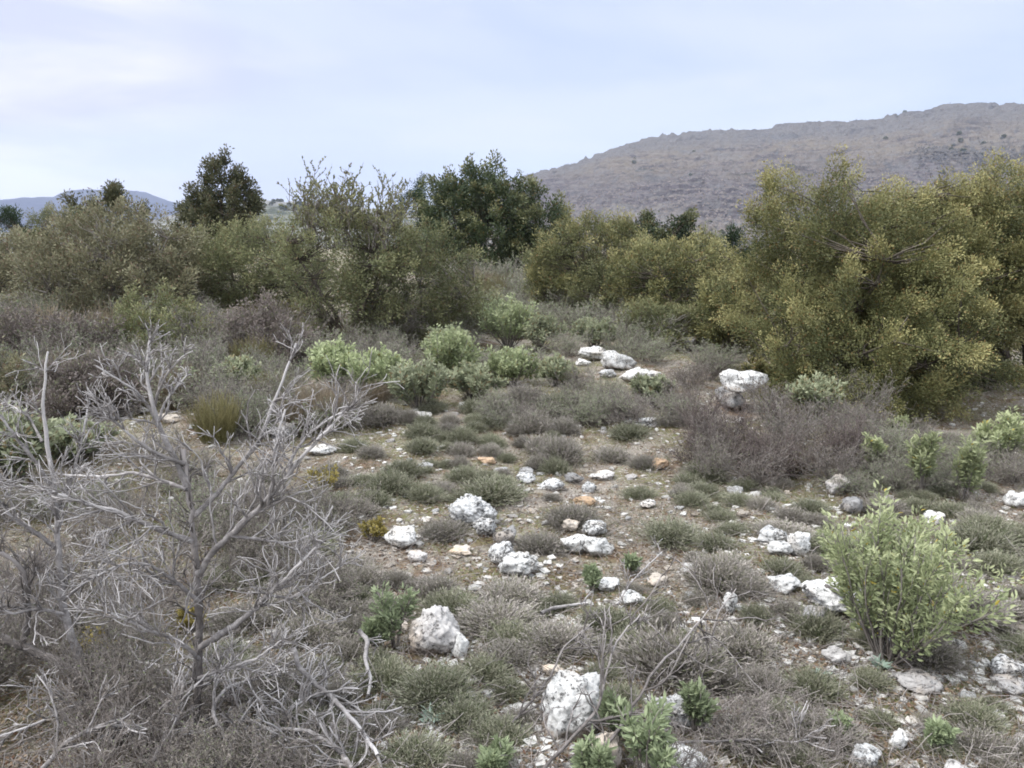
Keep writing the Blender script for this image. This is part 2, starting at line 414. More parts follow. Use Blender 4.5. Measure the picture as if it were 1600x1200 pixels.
# ------------------------------------------------------------------ rocks
def ico(sub):
    import bmesh
    bm = bmesh.new(); bmesh.ops.create_icosphere(bm, subdivisions=sub, radius=1.0)
    v = np.array([w.co[:] for w in bm.verts]); f = [[w.index for w in q.verts] for q in bm.faces]; bm.free()
    return v, f
ICO = {s: ico(s) for s in (2, 3, 4, 5)}

def rock_mesh(name, size, seed, m, sub=4, pit=1.0, block=1.0):
    v, f = ICO[sub]; g = np.random.default_rng(seed)
    pl = norm(g.normal(size=(10, 3))); pl[0] = (0.1, -.1, 1); pl = norm(pl); k = g.uniform(.62, .95, 10)
    dt = np.maximum(v@pl.T, 1e-3)
    rp = np.min(np.where(dt > .05, k/dt, 9.0), axis=1)
    r = (1-.92*block) + .92*block*np.clip(rp, .5, 1.35)
    of = Vector(g.uniform(-50, 50, 3)); out = np.empty_like(v)
    for i in range(len(v)):
        d = Vector(v[i]); q = d*r[i]
        e = .28*mn.noise(q*1.3+of) + .15*mn.noise(q*3.1+of)
        if sub >= 4:
            cell = mn.voronoi(q*3.4+of)[0]
            e += pit*(.22*min(cell[1]-cell[0], .35) - .075) - pit*.13*max(0, .42-mn.voronoi(q*7.5+of)[0][0])  + pit*.05*(.5-abs(mn.noise(q*6.5+of)))*1.6 + .035*mn.noise(q*15+of)
            if sub >= 5: e += .02*mn.noise(q*30+of)
        else: e += .05*mn.noise(q*6+of)
        out[i] = q*(1+e)
    out -= (out.max(0)+out.min(0))/2; out /= (out.max(0)-out.min(0))/2
    out *= np.array(size)/2
    me = bpy.data.meshes.new(name); me.from_pydata(out.tolist(), [], f); me.update()
    me.polygons.foreach_set('use_smooth', [sub >= 4]*len(f)); me.materials.append(m)
    return me

ROCKS = []     # (x, y, radius) kept free of cushions
def rock(name, px, base, w, h, m, label, seed, cat='rock', group=None, sub=4, pit=1.0, block=1.0, sink=.22, deep=.85, rise=0.0):
    p = G(px, base); dp = depth(p); sx = w/F*dp; sz = h/F*dp
    # what shows is the height seen at a slant; keep a plausible real height
    el = math.atan2(ZC-p[2], p[1]); hz = max(sz*.35, (sz - sx*deep*.5*math.sin(el))/max(math.cos(el), .3))
    hz = max(hz, sx*.28); sy = sx*deep
    full = hz*(1+sink)
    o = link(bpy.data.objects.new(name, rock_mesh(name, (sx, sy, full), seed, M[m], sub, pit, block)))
    o.location = (p[0], p[1]+sy*.45, float(hgt(p[0], p[1]+sy*.45)) + hz - full/2 + rise); o.rotation_euler = (0, 0, 0)
    tag(o, label, cat, group); ROCKS.append((p[0], p[1]+sy*.4, sx*.55)); return o

RK = [
 # px, base, w, h, material, label, sub, pit, block
 (738,826,80,54,'rock','largest lichen-spotted boulder at the top of the central group of pitted rocks',5,1.5,.6),
 (757,842,40,32,'rock','small black-pitted rock leaning on the lower right of the largest central boulder',4,1.6,.6),
 (623,862,54,38,'rock_white','white rounded rock with black spots, alone left of the central boulders',4,1.0,.7),
 (788,858,38,34,'rock_grey','smooth grey slab standing up behind the lowest central rock',4,.5,1.),
 (783,888,44,40,'rock','pitted rock wedged between the grey slab and the lowest central rock',4,1.4,.6),
 (810,908,66,42,'rock_white','lowest of the central rocks, white with two rounded lobes',5,1.2,.6),
 (651,881,32,20,'rock_dim','small dusty speckled rock below the lone white rock on the left',4,.9,.7),
 (899,868,48,34,'rock_white','smooth white dome-shaped rock right of the central grey cushion',4,.6,.5),
 (931,843,42,28,'rock','dark-cracked grey rock at the top of the right-hand pair of rocks',4,1.6,.7),
 (937,874,52,34,'rock_white','jagged white rock below the dark-cracked rock',4,1.5,.7),
 (893,834,30,22,'stone_cream','pinkish stone tucked behind the smooth white dome-shaped rock',4,.6,.9),
 (822,757,32,18,'rock','speckled rock at the left end of the upper row of rocks',4,1.1,.7),
 (822,744,24,14,'rock_grey','blue-grey flat stone on top of the left end of the upper row',4,.4,1.),
 (863,769,42,21,'rock','wide black-speckled rock second in the upper row of rocks',4,1.3,.6),
 (898,757,32,18,'rock_grey','grey wedge-shaped rock third in the upper row of rocks',4,.8,.9),
 (921,771,24,20,'rock','small black-veined rock below the grey wedge in the upper row',4,1.4,.7),
 (942,752,42,13,'rock_dim','flat reddish dusty slab at the right end of the upper row of rocks',4,.7,1.),
 (896,1158,104,96,'rock_white','big white rock with a dark hollow at the bottom, behind bare branches',5,1.0,.7),
 (1052,1146,66,56,'rock','white rock with black cracks at the bottom beside green sprigs',5,1.6,.7),
 (945,1212,56,62,'rock_dim','dusty pinkish rock at the bottom edge between two green sprigs',4,.7,.8),
 (1072,1214,90,40,'rock_white','low white rock cut by the bottom edge of the picture',4,.7,.8),
 (676,1032,86,84,'rock_dim','dusty grey-pink boulder beside the green seedling left of the middle',5,1.2,.7),
 (716,1032,34,40,'rock_white','small white rock close to the right foot of the dusty grey-pink boulder',4,.9,.8),
 (624,992,26,22,'stone_cream','small pale stone half hidden behind the green seedling',3,.5,.8),
 (1212,852,54,30,'rock','grey pitted rock at the upper left of the green spurge bush',4,1.5,.7),
 (1226,872,44,24,'rock_white','low white rock under the grey pitted rock left of the spurge bush',4,.9,.6),
 (1254,872,40,42,'rock_white','upright white rock touching the left side of the spurge bush',4,1.1,.8),
 (1232,930,56,30,'rock_white','long white rock left of the largest rock under the spurge bush',4,1.0,.9),
 (1312,972,96,64,'rock_white','largest white rock, under the left branches of the spurge bush',5,1.1,.7),
 (1278,985,42,36,'rock_grey','dull grey rock in the shade below the long white rock',4,.7,.8),
 (1312,1042,46,24,'rock_dim','low dusty rock on bare soil in front of the spurge bush',4,1.2,.7),
 (1338,808,40,30,'rock_grey','grey hollowed rock behind the top of the spurge bush',4,1.6,.8),
 (1314,775,40,34,'rock_dim','dusty rock with a pale top behind the brown thicket edge',4,.8,.8),
 (1464,822,34,26,'rock_white','rounded white rock behind the right top of the spurge bush',4,.7,.6),
 (1594,796,36,28,'rock_white','white rock at the right edge below the green euphorbia stems',4,.8,.7),
 (1446,1090,74,34,'rock_dim','flat jagged grey rock low on the right below the spurge bush',4,1.4,.8),
 (1580,1062,54,30,'rock','white-topped slab lying over a dark gap at the lower right edge',4,1.0,1.),
 (1592,1090,56,26,'rock_dim','dull slab beneath the white-topped one at the lower right edge',4,.7,1.),
 (1360,1206,48,38,'rock','black and white mottled stone at the bottom right edge of the picture',4,1.3,.6),
 (1412,1178,30,34,'rock_white','small upright white stone with a dark foot near the bottom right',4,.7,.9),
 (932,566,58,26,'rock_white','upper left rock of the white outcrop among the back scrub',4,1.2,.8),
 (970,580,58,32,'rock_white','middle rock of the white outcrop among the back scrub',4,1.3,.8),
 (998,600,56,26,'rock_white','lower right rock of the white outcrop among the back scrub',4,1.2,.8),
 (912,572,26,12,'rock_white','small flat rock at the left end of the white outcrop',4,1.0,.9),
 (950,592,30,14,'rock','small lichen-dark rock in front of the white outcrop',4,1.2,.9),
 (1022,592,24,14,'rock_white','small white rock at the right end of the white outcrop',4,1.0,.9),
 (1146,646,50,40,'rock_grey','dark grey upright rock carrying a flat pale slab, by the brown thicket',4,1.2,1.),
 (1074,550,34,24,'rock_dim','pale rock at the left foot of the big juniper',4,.9,.9),
 (1004,670,54,16,'rock','low flat rock on the dark green mat in front of the back scrub',4,1.0,.9),
 (497,714,50,18,'rock_white','bright white flat stone behind the tips of the dead shrub',4,.8,.9),
 (440,694,44,36,'rock_grey','grey boulder seen through the dead shrub twigs',4,.7,.8),
 (190,652,66,20,'rock_dim','long pale rock behind the upper fork of the dead shrub',4,1.0,.9),
 (258,664,44,16,'stone_cream','cream stone right of the long pale rock behind the dead shrub',4,.7,.9),
 (950,926,44,18,'rock_white','thin furrowed white stone beside the leaning dry twig',4,1.5,1.),
 (987,948,36,24,'rock_white','ragged white stone at the foot of the leaning dry twig',4,1.5,.8),
 (992,896,18,28,'rock_white','narrow upright white stone with a black streak',4,1.0,1.),
 (1143,962,24,34,'rock_white','upright egg-shaped white stone below the wide grey cushion',4,1.0,.7),
 (1081,902,30,24,'rock_white','white stone touching the left of the wide grey cushion',4,.9,.8),
 (1030,918,34,22,'stone_cream','cream stone with an orange edge left of the wide grey cushion',4,.8,.9),
 (1013,796,28,15,'rock','flat speckled stone on open soil right of the upper row',4,.8,.9),
 (718,871,38,16,'stone_cream','flat orange-cream stone on moss below the largest central boulder',4,.5,.8),
 (760,726,30,13,'stone_orange','orange stone on the left of the open ground, behind the upper row',4,.4,.8),
 (1032,736,30,20,'stone_orange','tilted orange and cream stone at the right of the open ground',4,.4,1.),
 (914,793,38,12,'stone_orange','flat orange stone below the upper row of rocks',4,.4,.9),
 (866,1060,38,20,'stone_cream','pale low stone just above the big white rock at the bottom',4,.9,.8),
 (1500,1215,40,22,'rock_dim','dull stone at the bottom edge right of the mottled stone',4,.8,.8),
]
for i, (px, b, w, h, m, lab, sub, pit, blk) in enumerate(RK):
    rock('rock' if w > 40 else 'stone', px, b, w, h, m, lab, 100+i, 'rock' if w > 40 else 'stone', None, sub, pit, blk)
# the flat slab resting on the dark rock
pb = G(1146, 644); pt = at(1166, 601, pb[1]+.05)
slab = link(bpy.data.objects.new('slab', rock_mesh('slab', (80/F*depth(pb), .34, 40/F*depth(pb)), 555, M['rock_white'], 4, .5, 1.1)))
slab.location = (pt[0], pb[1]+.14, pt[2]); slab.rotation_euler = (0, R(7), R(-8))
tag(slab, 'flat pale slab resting on top of the dark grey upright rock', 'rock')

# small loose stones: one mesh for each of a few shapes, copied
STM = {}
for k, mm in enumerate(['stone_white', 'stone_cream', 'rock_dim', 'rock']):
    for q in range(4):
        STM[(mm, q)] = rock_mesh('stone', (1, .8, .62), 900+k*10+q, M[mm], 3, 0, 1.0)
SMALL = [(662,652,34,10),(672,676,22,14),(665,730,26,10),(722,741,24,12),(663,757,14,10),(745,665,20,9),(800,664,24,8),(722,634,12,12),(985,748,22,10),(985,782,10,7),
 (1148,771,34,13),(1180,774,22,10),(1203,768,20,13),(1160,805,30,16),(1202,797,22,10),(1185,793,22,12),(1145,830,24,9),(1062,773,30,8),(1079,933,20,14),(1200,1018,12,14),(1126,1098,16,10),(1134,1110,12,10),
 (551,978,30,8),(560,1132,26,22),(648,644,18,8),(735,667,14,8),(690,700,18,9),(700,722,12,8),(780,738,30,8),(845,742,16,6),(892,718,14,8),(960,762,12,9),(1000,760,14,8),(1040,778,14,7),(1062,795,16,7),(1095,790,12,7),(948,795,14,8),(890,800,20,8),(852,818,16,7),
 (768,818,28,14),(800,808,20,8),(835,800,20,9),(700,895,20,10),(742,920,26,9),(980,812,14,9),(1120,812,14,8),(1046,890,22,10),(1100,945,14,10),(1012,965,16,10),(1064,960,14,9),(920,945,18,9),(1333,1080,16,16),(1268,1055,16,10),(1180,1100,14,9),(1150,1030,26,12),
 (1440,1112,26,12),(1500,1010,24,18),(1520,1040,18,12),(1490,960,20,12),(1560,880,24,10),(1530,870,20,14),(1555,950,24,12),(1590,985,30,14),(1540,810,18,9),(1580,835,18,9),(1535,905,24,9),(1588,905,18,8),(1510,1090,30,12),(1440,1140,18,10),(1470,1160,26,14),(1540,1150,20,12),(1530,1190,26,12),(1300,1170,18,10),(1240,1120,16,10),(1290,1110,12,8),(1200,1180,30,14),(1265,1090,16,10),
 (1085,690,16,12),(1218,560,10,8),(1210,645,12,10),(1100,705,14,10),(905,668,12,8),(860,640,12,6),(820,690,16,8),(760,700,14,8),(610,690,16,8),(580,715,16,8),(600,735,14,8),(640,720,14,8),(590,760,12,8),(560,745,14,8),(620,770,12,6),(700,780,14,8),(680,800,14,7),
 (1098,765,14,9),(1128,748,12,7),(1230,772,14,12),(1245,790,14,8),(1265,760,14,9),(1290,800,12,8),(1390,705,12,8),(1420,850,16,14),(1430,835,14,8),(250,868,16,12),(70,880,22,12),(100,870,14,8),(20,720,20,8),(140,640,22,10),(300,668,16,8),(330,700,16,8),(380,650,16,8),(540,665,14,8),
 (590,1000,20,16),(690,1075,20,10),(770,1070,12,8),(735,1115,14,8),(640,1090,20,10),(600,1165,18,10),(700,1180,16,10),(780,1150,14,8),(820,1090,12,8),(750,1010,14,10),(800,985,14,8),(830,950,12,8),(880,990,14,9),(940,1000,18,10),(985,1010,14,8)]
def stone_region(px, py):
    if px < 560: return 'small pale stone lying among the dead twigs and scrub on the left', 'stones among the dead twigs on the left'
    if py < 700: return 'small pale stone lying in front of the back scrub', 'stones in front of the back scrub'
    if px > 1230: return 'small pale stone on the soil around the spurge bush on the right', 'stones around the spurge bush'
    if py > 940: return 'small pale stone on brown soil in the near foreground', 'stones in the near foreground'
    return 'small pale stone on the open mossy ground around the central rocks', 'stones around the central rocks'
def small_stone(px, py, w, h, q):
    p = G(px, py); s = w/F*depth(p)
    mm = ['stone_white', 'stone_white', 'stone_cream', 'rock_dim', 'rock', 'stone_white', 'stone_white'][int(rng.integers(6))]
    o = link(bpy.data.objects.new('stone', STM[(mm, int(rng.integers(4)))]))
    o.location = (p[0], p[1], p[2] + s*.08); o.scale = (s, s*rng.uniform(.7, 1.1), s*np.clip(h/w*1.5, .5, 1.3))
    o.rotation_euler = (rng.uniform(-.3, .3), rng.uniform(-.3, .3), rng.uniform(0, 6.28))
    lab, gr = stone_region(px, py); tag(o, lab, 'stone', gr)
for q, (px, py, w, h) in enumerate(SMALL): small_stone(px, py, w, h, q)
for q in range(178):
    py = 640+550*rng.uniform()**1.2; px = np.clip(rng.normal(900, 260), 480, 1595) if q % 3 else rng.uniform(520, 1595); small_stone(px, py, (7+11*rng.uniform()**2)*(.75+.5*(py-640)/600), 7, q)

# ------------------------------------------------------------------ shrubs and trees
def lobes_for(w, d, h, n, low=.12, seed=0, small=46, big=1.0):
    g = np.random.default_rng(seed)
    L = [(0, 0, h*(.48+low*.4), w*.37, d*.37, h*.42)]
    for i in range(n):
        a = 2*math.pi*(i+g.uniform(0, .8))/n; q = g.uniform(.45, .95); z = h*g.uniform(low+.12, .76)
        k = math.sqrt(max(.05, 1-((z/h-.42)/.62)**2))
        s = g.uniform(.15, .25)
        L.append((math.cos(a)*w*.36*q*k, math.sin(a)*d*.36*q*k, z, w*s, d*s, min(h*s*1.15, (h-z)*.9)))
    nb_ = len(L)
    for i in range(small):
        c = L[int(g.integers(nb_))]; u = g.normal(size=3); u /= np.linalg.norm(u); u[2] = u[2]*.8+.2
        s = g.uniform(.055, .115)*big; e = min(w, 2.2*h)
        z = c[2]+u[2]*c[5]*.92
        if z > low*h: L.append((c[0]+u[0]*c[3]*.92, c[1]+u[1]*c[4]*.92, min(z, h*.97), e*s, e*s, e*s*.8))
    return np.array(L)

def shell(L, n, fmin=.80, fmax=1.06, inner=.18, zmin=.05):
    """points on the lumpy outer shell of the lobes L, their outward normals and which lobe each is on"""
    ar = L[:, 3]*L[:, 5] + L[:, 3]*L[:, 4]; P = []; Q = []; I = []
    tot = 0
    while tot < n:
        i = rng.choice(len(L), size=n*2, p=ar/ar.sum()); d = norm(rnd(n*2))
        inn = rng.uniform(size=n*2) < inner
        f = np.where(inn, rng.uniform(.3, fmin, n*2), rng.uniform(fmin, fmax, n*2))
        p = L[i, :3] + d*L[i, 3:]*f[:, None]
        q = np.min(np.linalg.norm((p[:, None]-L[None, :, :3])/L[None, :, 3:], axis=2), axis=1)
        ok = ((q > .80) | inn) & (p[:, 2] > zmin)
        P.append(p[ok]); Q.append(norm(d[ok]/L[i[ok], 3:])); I.append(i[ok]); tot += ok.sum()
    return np.concatenate(P)[:n], np.concatenate(Q)[:n], np.concatenate(I)[:n]

def plumes(mb, P, A, L, nl, ll, lw, spread, leaf_out=.7, fold=False, t0=0.0, ct=None, cu=None):
    n = len(P); A = norm(A); L = np.broadcast_to(L, (n,))
    t = rng.uniform(t0, 1, (n, nl)); rad = norm(np.cross(np.repeat(A, nl, 0), rnd(n*nl)))
    Ar = np.repeat(A, nl, 0); Lr = np.repeat(L, nl); tf = t.ravel()
    rr = spread*(1-.55*tf)*np.sqrt(rng.uniform(0, 1, n*nl))
    pos = np.repeat(P, nl, 0) + Ar*(tf*Lr)[:, None] + rad*(rr*Lr)[:, None]
    D = Ar + rad*leaf_out + .35*rnd(n*nl)
    ct = rng.uniform(0, 1, n) if ct is None else ct
    tint = np.clip(np.repeat(ct, nl)*.7 + rng.uniform(0, .3, n*nl), 0, 1)
    sz = rng.uniform(.65, 1.25, n*nl)
    if cu is not None: tf = tf*np.repeat(cu, nl)
    leaves(mb, pos, D, ll*sz, lw*sz, tint, tf, 0, fold)

def limbs(P, base, nm, h, w):
    """main limbs from the base, then a branch out to each clump in P"""
    mb = MB()
    tg = P[rng.choice(len(P), nm, replace=False)]
    S = 7; s = np.linspace(0, 1, S)[None, :, None]
    st = base + np.array([1, 1, 0])*rng.normal(size=(nm, 3))*w*.015
    mid = st*.5 + tg*.5; mid[:, :2] *= .7; mid[:, 2] *= 1.0
    pts = (1-s)**2*st[:, None] + 2*s*(1-s)*mid[:, None] + s**2*tg[:, None]
    pts[:, 1:-1] += rng.normal(size=pts[:, 1:-1].shape)*w*.012
    tubes(mb, pts, w*.018+.004, .006, 5, rough=.06)
    flat = pts[:, 2:].reshape(-1, 3)
    sel = P if len(P) < 520 else P[rng.choice(len(P), 520, replace=False)]
    dd = np.linalg.norm(sel[:, None]-flat[None], axis=2) + 2.0*np.maximum(flat[None, :, 2]-sel[:, None, 2], 0)
    a = flat[np.argmin(dd, 1)]
    s4 = np.linspace(0, 1, 5)[None, :, None]
    m2 = (a+sel)/2 - np.array([0, 0, .04])*w*.3
    p2 = (1-s4)**2*a[:, None] + 2*s4*(1-s4)*m2[:, None] + s4**2*sel[:, None]
    p2[:, 1:-1] += rng.normal(size=p2[:, 1:-1].shape)*w*.006
    tubes(mb, p2, w*.003+.002, .002, 3)
    return mb

def bush(name, cat, label, px, base, top, wpx, fm, n, nl, ll, lw, clump, spread, up=.5, lob=9, seed=0, bark='bark', low=.12, dy=0.0, dscale=.8, inner=.18, leafout=.7, trunk=0.0, group=None, lobes=None, bg=None, gap=1.05, long=1.0):
    p = G(px, base); p[1] += dy; p[2] = float(hgt(p[0], p[1])); dp = depth(p)
    h = at(px, top, p[1])[2]-p[2]; w = wpx/F*dp; d = w*dscale
    root = empty(name, p, label, cat, group)
    L = lobes_for(w, d, h-clump*.4-(bg if bg else float(np.clip(.085*w, .16, .40)))*.55, lob, low, seed) if lobes is None else lobes(w, d, h)
    k = 13; R_ = bg if bg else float(np.clip(.085*w, .16, .40))
    ins = int(n*inner); N0 = (n-ins)//k
    C, Q0, I0 = shell(L, N0*4, fmin=.86, fmax=1.04, inner=0.0, zmin=.10+trunk*h)
    keep = []                                   # boughs kept apart so that dark gaps stay between them
    for j in range(len(C)):
        if len(keep) >= N0: break
        if not keep or np.min(np.linalg.norm(C[keep]-C[j], axis=1)) > R_*gap: keep.append(j)
    C = C[keep]; Q0 = Q0[keep]; nb_ = len(C); k = max(k, int((n-ins)/nb_))
    ax = norm(Q0*.8 + np.array([0, 0, up]) + .3*rnd(nb_)); bl = R_*rng.uniform(.7, 1.5, nb_)*long
    u = rng.uniform(-.8, 1, (nb_, k)); off = rnd(nb_*k).reshape(nb_, k, 3); off -= np.sum(off*ax[:, None], 2, keepdims=True)*ax[:, None]
    off = off/np.maximum(np.linalg.norm(off, axis=2, keepdims=True), 1e-6)*np.sqrt(rng.uniform(0, 1, (nb_, k, 1)))*(1-.75*np.clip(u, 0, 1)[..., None])
    P = (C[:, None] + ax[:, None]*(u*bl[:, None])[..., None] + off*(bl*.62/long**1.25)[:, None, None]).reshape(-1, 3)
    A = norm((ax[:, None] + off*.7).reshape(-1, 3) + .2*rnd(nb_*k) + np.array([0, 0, .15]))
    ct = np.clip(np.repeat(rng.uniform(0, 1, nb_), k)*.7 + rng.uniform(0, .3, nb_*k), 0, 1); cu = (.35+.65*np.clip(u, 0, 1)).ravel()
    if ins:
        Pi, Qi, _ = shell(L, ins, fmin=.8, fmax=.86, inner=.6, zmin=.04+trunk*h); P = np.concatenate([P, Pi]); A = np.concatenate([A, norm(Qi+.5*rnd(ins))]); ct = np.r_[ct, rng.uniform(0, .3, ins)]; cu = np.r_[cu, np.full(ins, .3)]
    ok = P[:, 2] > .03+trunk*h*.6; P, A, ct, cu = P[ok], A[ok], ct[ok], cu[ok]; n = len(P)
    mb = MB(); plumes(mb, P-A*clump*.4, A, clump*rng.uniform(.6, 1.3, n), nl, ll, lw, spread, leafout, ct=ct, cu=cu)
    mb.build('crown', M[fm], root, False)
    limbs(P, np.zeros(3), 9, h, w).build('trunk', M[bark], root)
    return root, w, h

# -- background trees
bush('holm_oak','tree','big dark green holm oak standing alone in the middle behind the clearing',762,440,238,232,'oak',1800,46,.075,.036,.34,.55,.5,13,11,low=.05)
bush('holm_oak','tree','dark upright oak with a tall pointed crown, left, against the far mountain',346,452,254,136,'oak_brown',900,44,.075,.034,.36,.5,.7,11,12,low=.3,dscale=.9,
     lobes=lambda w,d,h: np.array([(0,0,h*.42,w*.42,d*.42,h*.26),(.04*w,0,h*.62,w*.36,d*.36,h*.2),(.10*w,0,h*.78,w*.24,d*.24,h*.14),(.14*w,0,h*.90,w*.13,d*.13,h*.09),(-.34*w,0,h*.70,w*.13,d*.15,h*.10),(-.2*w,0,h*.66,w*.2,d*.2,h*.12),(.32*w,0,h*.66,w*.16,d*.18,h*.12)]))
bush('pine_tree','tree','small dark pine peeping out left of the big holm oak',650,436,262,60,'pine',260,44,.085,.016,.32,.45,.9,7,13,low=.2)
bush('holm_oak','tree','dark low oak topping the brown bush on the far left',172,455,280,124,'oak_brown',420,42,.075,.032,.34,.5,.6,8,14,low=.3)
bush('pine_tree','tree','dark green pine at the left edge of the picture',16,470,306,96,'pine',360,46,.07,.015,.3,.45,.9,8,15,low=.1)
bush('juniper_bush','shrub','rounded yellow-green juniper at the foot of the far left pine',100,470,312,110,'juniper_grey',420,44,.05,.016,.28,.45,.6,8,16)
bush('juniper_bush','shrub','low olive juniper spilling in from the left edge',10,505,340,160,'scrub_brown',700,46,.045,.015,.26,.45,.5,9,17)
bush('thicket','shrub','wide brown-green bare-looking bush on the left below the dark oak',190,515,305,270,'scrub_brown',1700,44,.042,.016,.26,.5,.5,13,18,'twig',dscale=.7)
bush('juniper_bush','shrub','yellowish olive bush between the brown bush and the tall sparse tree',392,500,336,270,'juniper_grey',1500,46,.040,.014,.25,.5,.6,11,19,dscale=.7)
bush('thicket','shrub','grey-olive bush under the right side of the tall sparse tree',645,540,335,250,'juniper_grey',1000,44,.036,.013,.24,.5,.5,11,20,'twig',dscale=.7)
for (px, b, t, w, fm, lab, sd) in [(70,590,470,190,'mauve_scrub','brown-olive low bush in front of the far left juniper',71),(250,575,440,170,'juniper_grey','pale olive low bush before the foot of the wide brown-green bush',72),(410,575,470,150,'mauve_scrub','tan low bush under the yellowish olive bush',73),(-20,640,540,140,'scrub_brown','brown low bush cut by the left edge behind the dead stems',74),(150,650,560,150,'mauve_scrub','mixed brown low bush behind the lowest fork of the left dead stems',75),(710,520,425,120,'scrub_brown','brown low bush closing the gap between the grey-olive bush and the holm oak',76)]:
    bush('low_bush','shrub',lab,px,b,t,w,fm,420,44,.036,.013,.20,.45,.5,8,sd,'twig',low=.02,dscale=.7)
# tall sparse tree with thin leafy top
bush('sparse_tree','tree','tall grey-green tree with a thin see-through leafy top',548,545,312,250,'juniper_grey',620,40,.036,.013,.24,.5,.6,13,21,'bark',low=.2,dscale=.8)
p = G(552, 545); p[1] += .25
sroot = bpy.data.objects['sparse_tree']
h1 = at(552, 245, p[1])[2]-p[2]; h0 = at(552, 345, p[1])[2]-p[2]; dpp = depth(p)
n = 60; st = np.zeros((n, 3)); st[:, 0] = (rng.uniform(-55, 66, n))/F*dpp; st[:, 1] = rng.uniform(-.4, .4, n); st[:, 2] = h0-.35
Dv = np.stack([st[:, 0]*.45, st[:, 1]*.2, np.full(n, 1.0)], 1)
xs = st[:, 0]*F/dpp; hh = (h1-h0+.35)*np.clip(1.0-np.abs(np.abs(xs)-28)/110, .5, 1)*rng.uniform(.5, .88, n)
main = walk(st, Dv, hh, 7, .17, .04)
mbw = MB(); tubes(mbw, main, .0065, .002, 4)
c1, d1, _ = spawn(main, 9, .3, 1, .8, .2); t1 = walk(c1, d1, rng.uniform(.12, .34, len(c1)), 4, .2, .05); tubes(mbw, t1, .004, .002, 3)
mbw.build('branch', M['bark_grey'], sroot)
c2, d2, _ = spawn(t1, 13, .15, 1, .7, .3); lf = MB()
leaves(lf, c2, d2, rng.uniform(.03, .05, len(c2)), rng.uniform(.014, .022, len(c2)), rng.uniform(0, 1, len(c2)), rng.uniform(.2, 1, len(c2)))
lf.build('leaves', M['juniper_grey'], sroot, False)

# -- right background junipers
bush('juniper_bush','shrub','olive juniper with a pale pointed top just right of the holm oak',912,498,326,190,'juniper',1200,46,.042,.014,.27,.45,.7,11,22)
bush('holm_oak','tree','dark flat-topped oak behind the yellow-green junipers right of the clearing',1025,470,322,130,'oak',520,44,.06,.028,.3,.5,.5,9,23)
bush('juniper_bush','shrub','yellow-green spreading juniper in the gap below the pale hillside',1060,515,366,240,'juniper',1500,46,.038,.013,.25,.45,.6,11,24)
bush('juniper_bush','shrub','small grey-green juniper behind the left edge of the big juniper',982,505,378,180,'juniper_grey',1000,46,.040,.013,.25,.45,.6,9,25)
bush('juniper_bush','shrub','yellow-green low juniper against the left flank of the big juniper',1140,548,420,130,'juniper',900,46,.034,.012,.22,.45,.6,9,62)
bush('juniper_bush','shrub','small olive juniper between the holm oak and the pale pointed juniper',862,480,372,90,'juniper_grey',600,46,.042,.014,.25,.45,.6,8,63)
bush('low_bush','shrub','pale green low bush in front of the yellow-green spreading juniper',1030,540,472,120,'juniper_grey',500,44,.032,.012,.18,.5,.5,8,64,'twig',low=.02)
bush('pine_tree','tree','narrow dark young pine in the gap beside the big juniper',1152,470,345,46,'pine',200,44,.07,.016,.3,.45,1.,6,26)
bush('juniper_bush','shrub','thin pale juniper shoot between the young pine and the flat-topped oak',1104,482,342,40,'juniper_grey',170,44,.045,.013,.26,.4,1.,6,27)
# -- the big juniper on the right: two plants grown together
def pxlobes(px0, base, dy, spec, seed, small):
    p0 = G(px0, base); p0[1] += dy; g = np.random.default_rng(seed); L = []
    for (a, b, rx, ry, dY) in spec:
        q = at(a, b, p0[1]+dY); k = depth(q)/F; L.append((q[0]-p0[0], dY, q[2]-float(hgt(p0[0], p0[1])), rx*k, rx*k*.8, ry*k))
    for i in range(small):
        c = L[int(g.integers(len(spec)))]; u = g.normal(size=3); u /= np.linalg.norm(u); e = g.uniform(.16, .34)
        z = c[2]+u[2]*c[5]*.9
        if z > .25: L.append((c[0]+u[0]*c[3]*.9, c[1]+u[1]*c[4]*.9, z, e, e, e*.8))
    return lambda w, d, h: np.array(L)
BJ = [(1385,428,165,78,0),(1258,440,74,80,.1),(1250,525,76,58,-.3),(1335,515,100,70,-.5),(1450,515,58,42,-.9),(1415,600,30,34,-1.0),(1505,370,100,46,.2),(1228,378,36,30,.2),(1590,365,75,48,.1),(1310,380,75,36,0),(1545,420,45,40,-.2),(1295,580,55,40,-.7),(1390,560,60,40,-.8),(1250,590,50,30,-.6)]
bush('juniper_tree','tree','big yellow-green juniper filling the right, its low boughs drooping to the ground',1335,648,300,420,'juniper',3900,115,.021,.0095,.26,.34,.22,17,28,'bark',low=.10,dscale=.75,dy=1.0,inner=.05,gap=1.2,bg=.23,long=1.45,lobes=pxlobes(1335,648,1.0,BJ,5,30))
bush('juniper_bush','shrub','added dark juniper behind the bare stems at the right edge, its colour standing in for the shaded interior',1625,640,380,330,'oak_brown',1700,50,.04,.014,.26,.42,.5,9,61,'bark',dy=2.2,low=.0)  # added filler: its dark leaf colour stands in for the shaded interior
bush('low_bush','shrub','added dark low bush standing in for the shade and brown debris under the big juniper at the right',1550,655,525,230,'oak_brown',700,46,.03,.011,.2,.45,.5,8,66,'bark',dy=1.3,low=.0)  # added: dark leaves paint the deep shade and debris below the boughs
bush('juniper_tree','tree','tall dark-hearted juniper leaving the picture at the right edge, trunk bare below',1650,650,300,380,'juniper',2600,95,.026,.010,.28,.36,.6,16,29,'bark',bg=.23,gap=1.25,low=.42,dscale=.8,dy=1.6,inner=.10,trunk=.30)
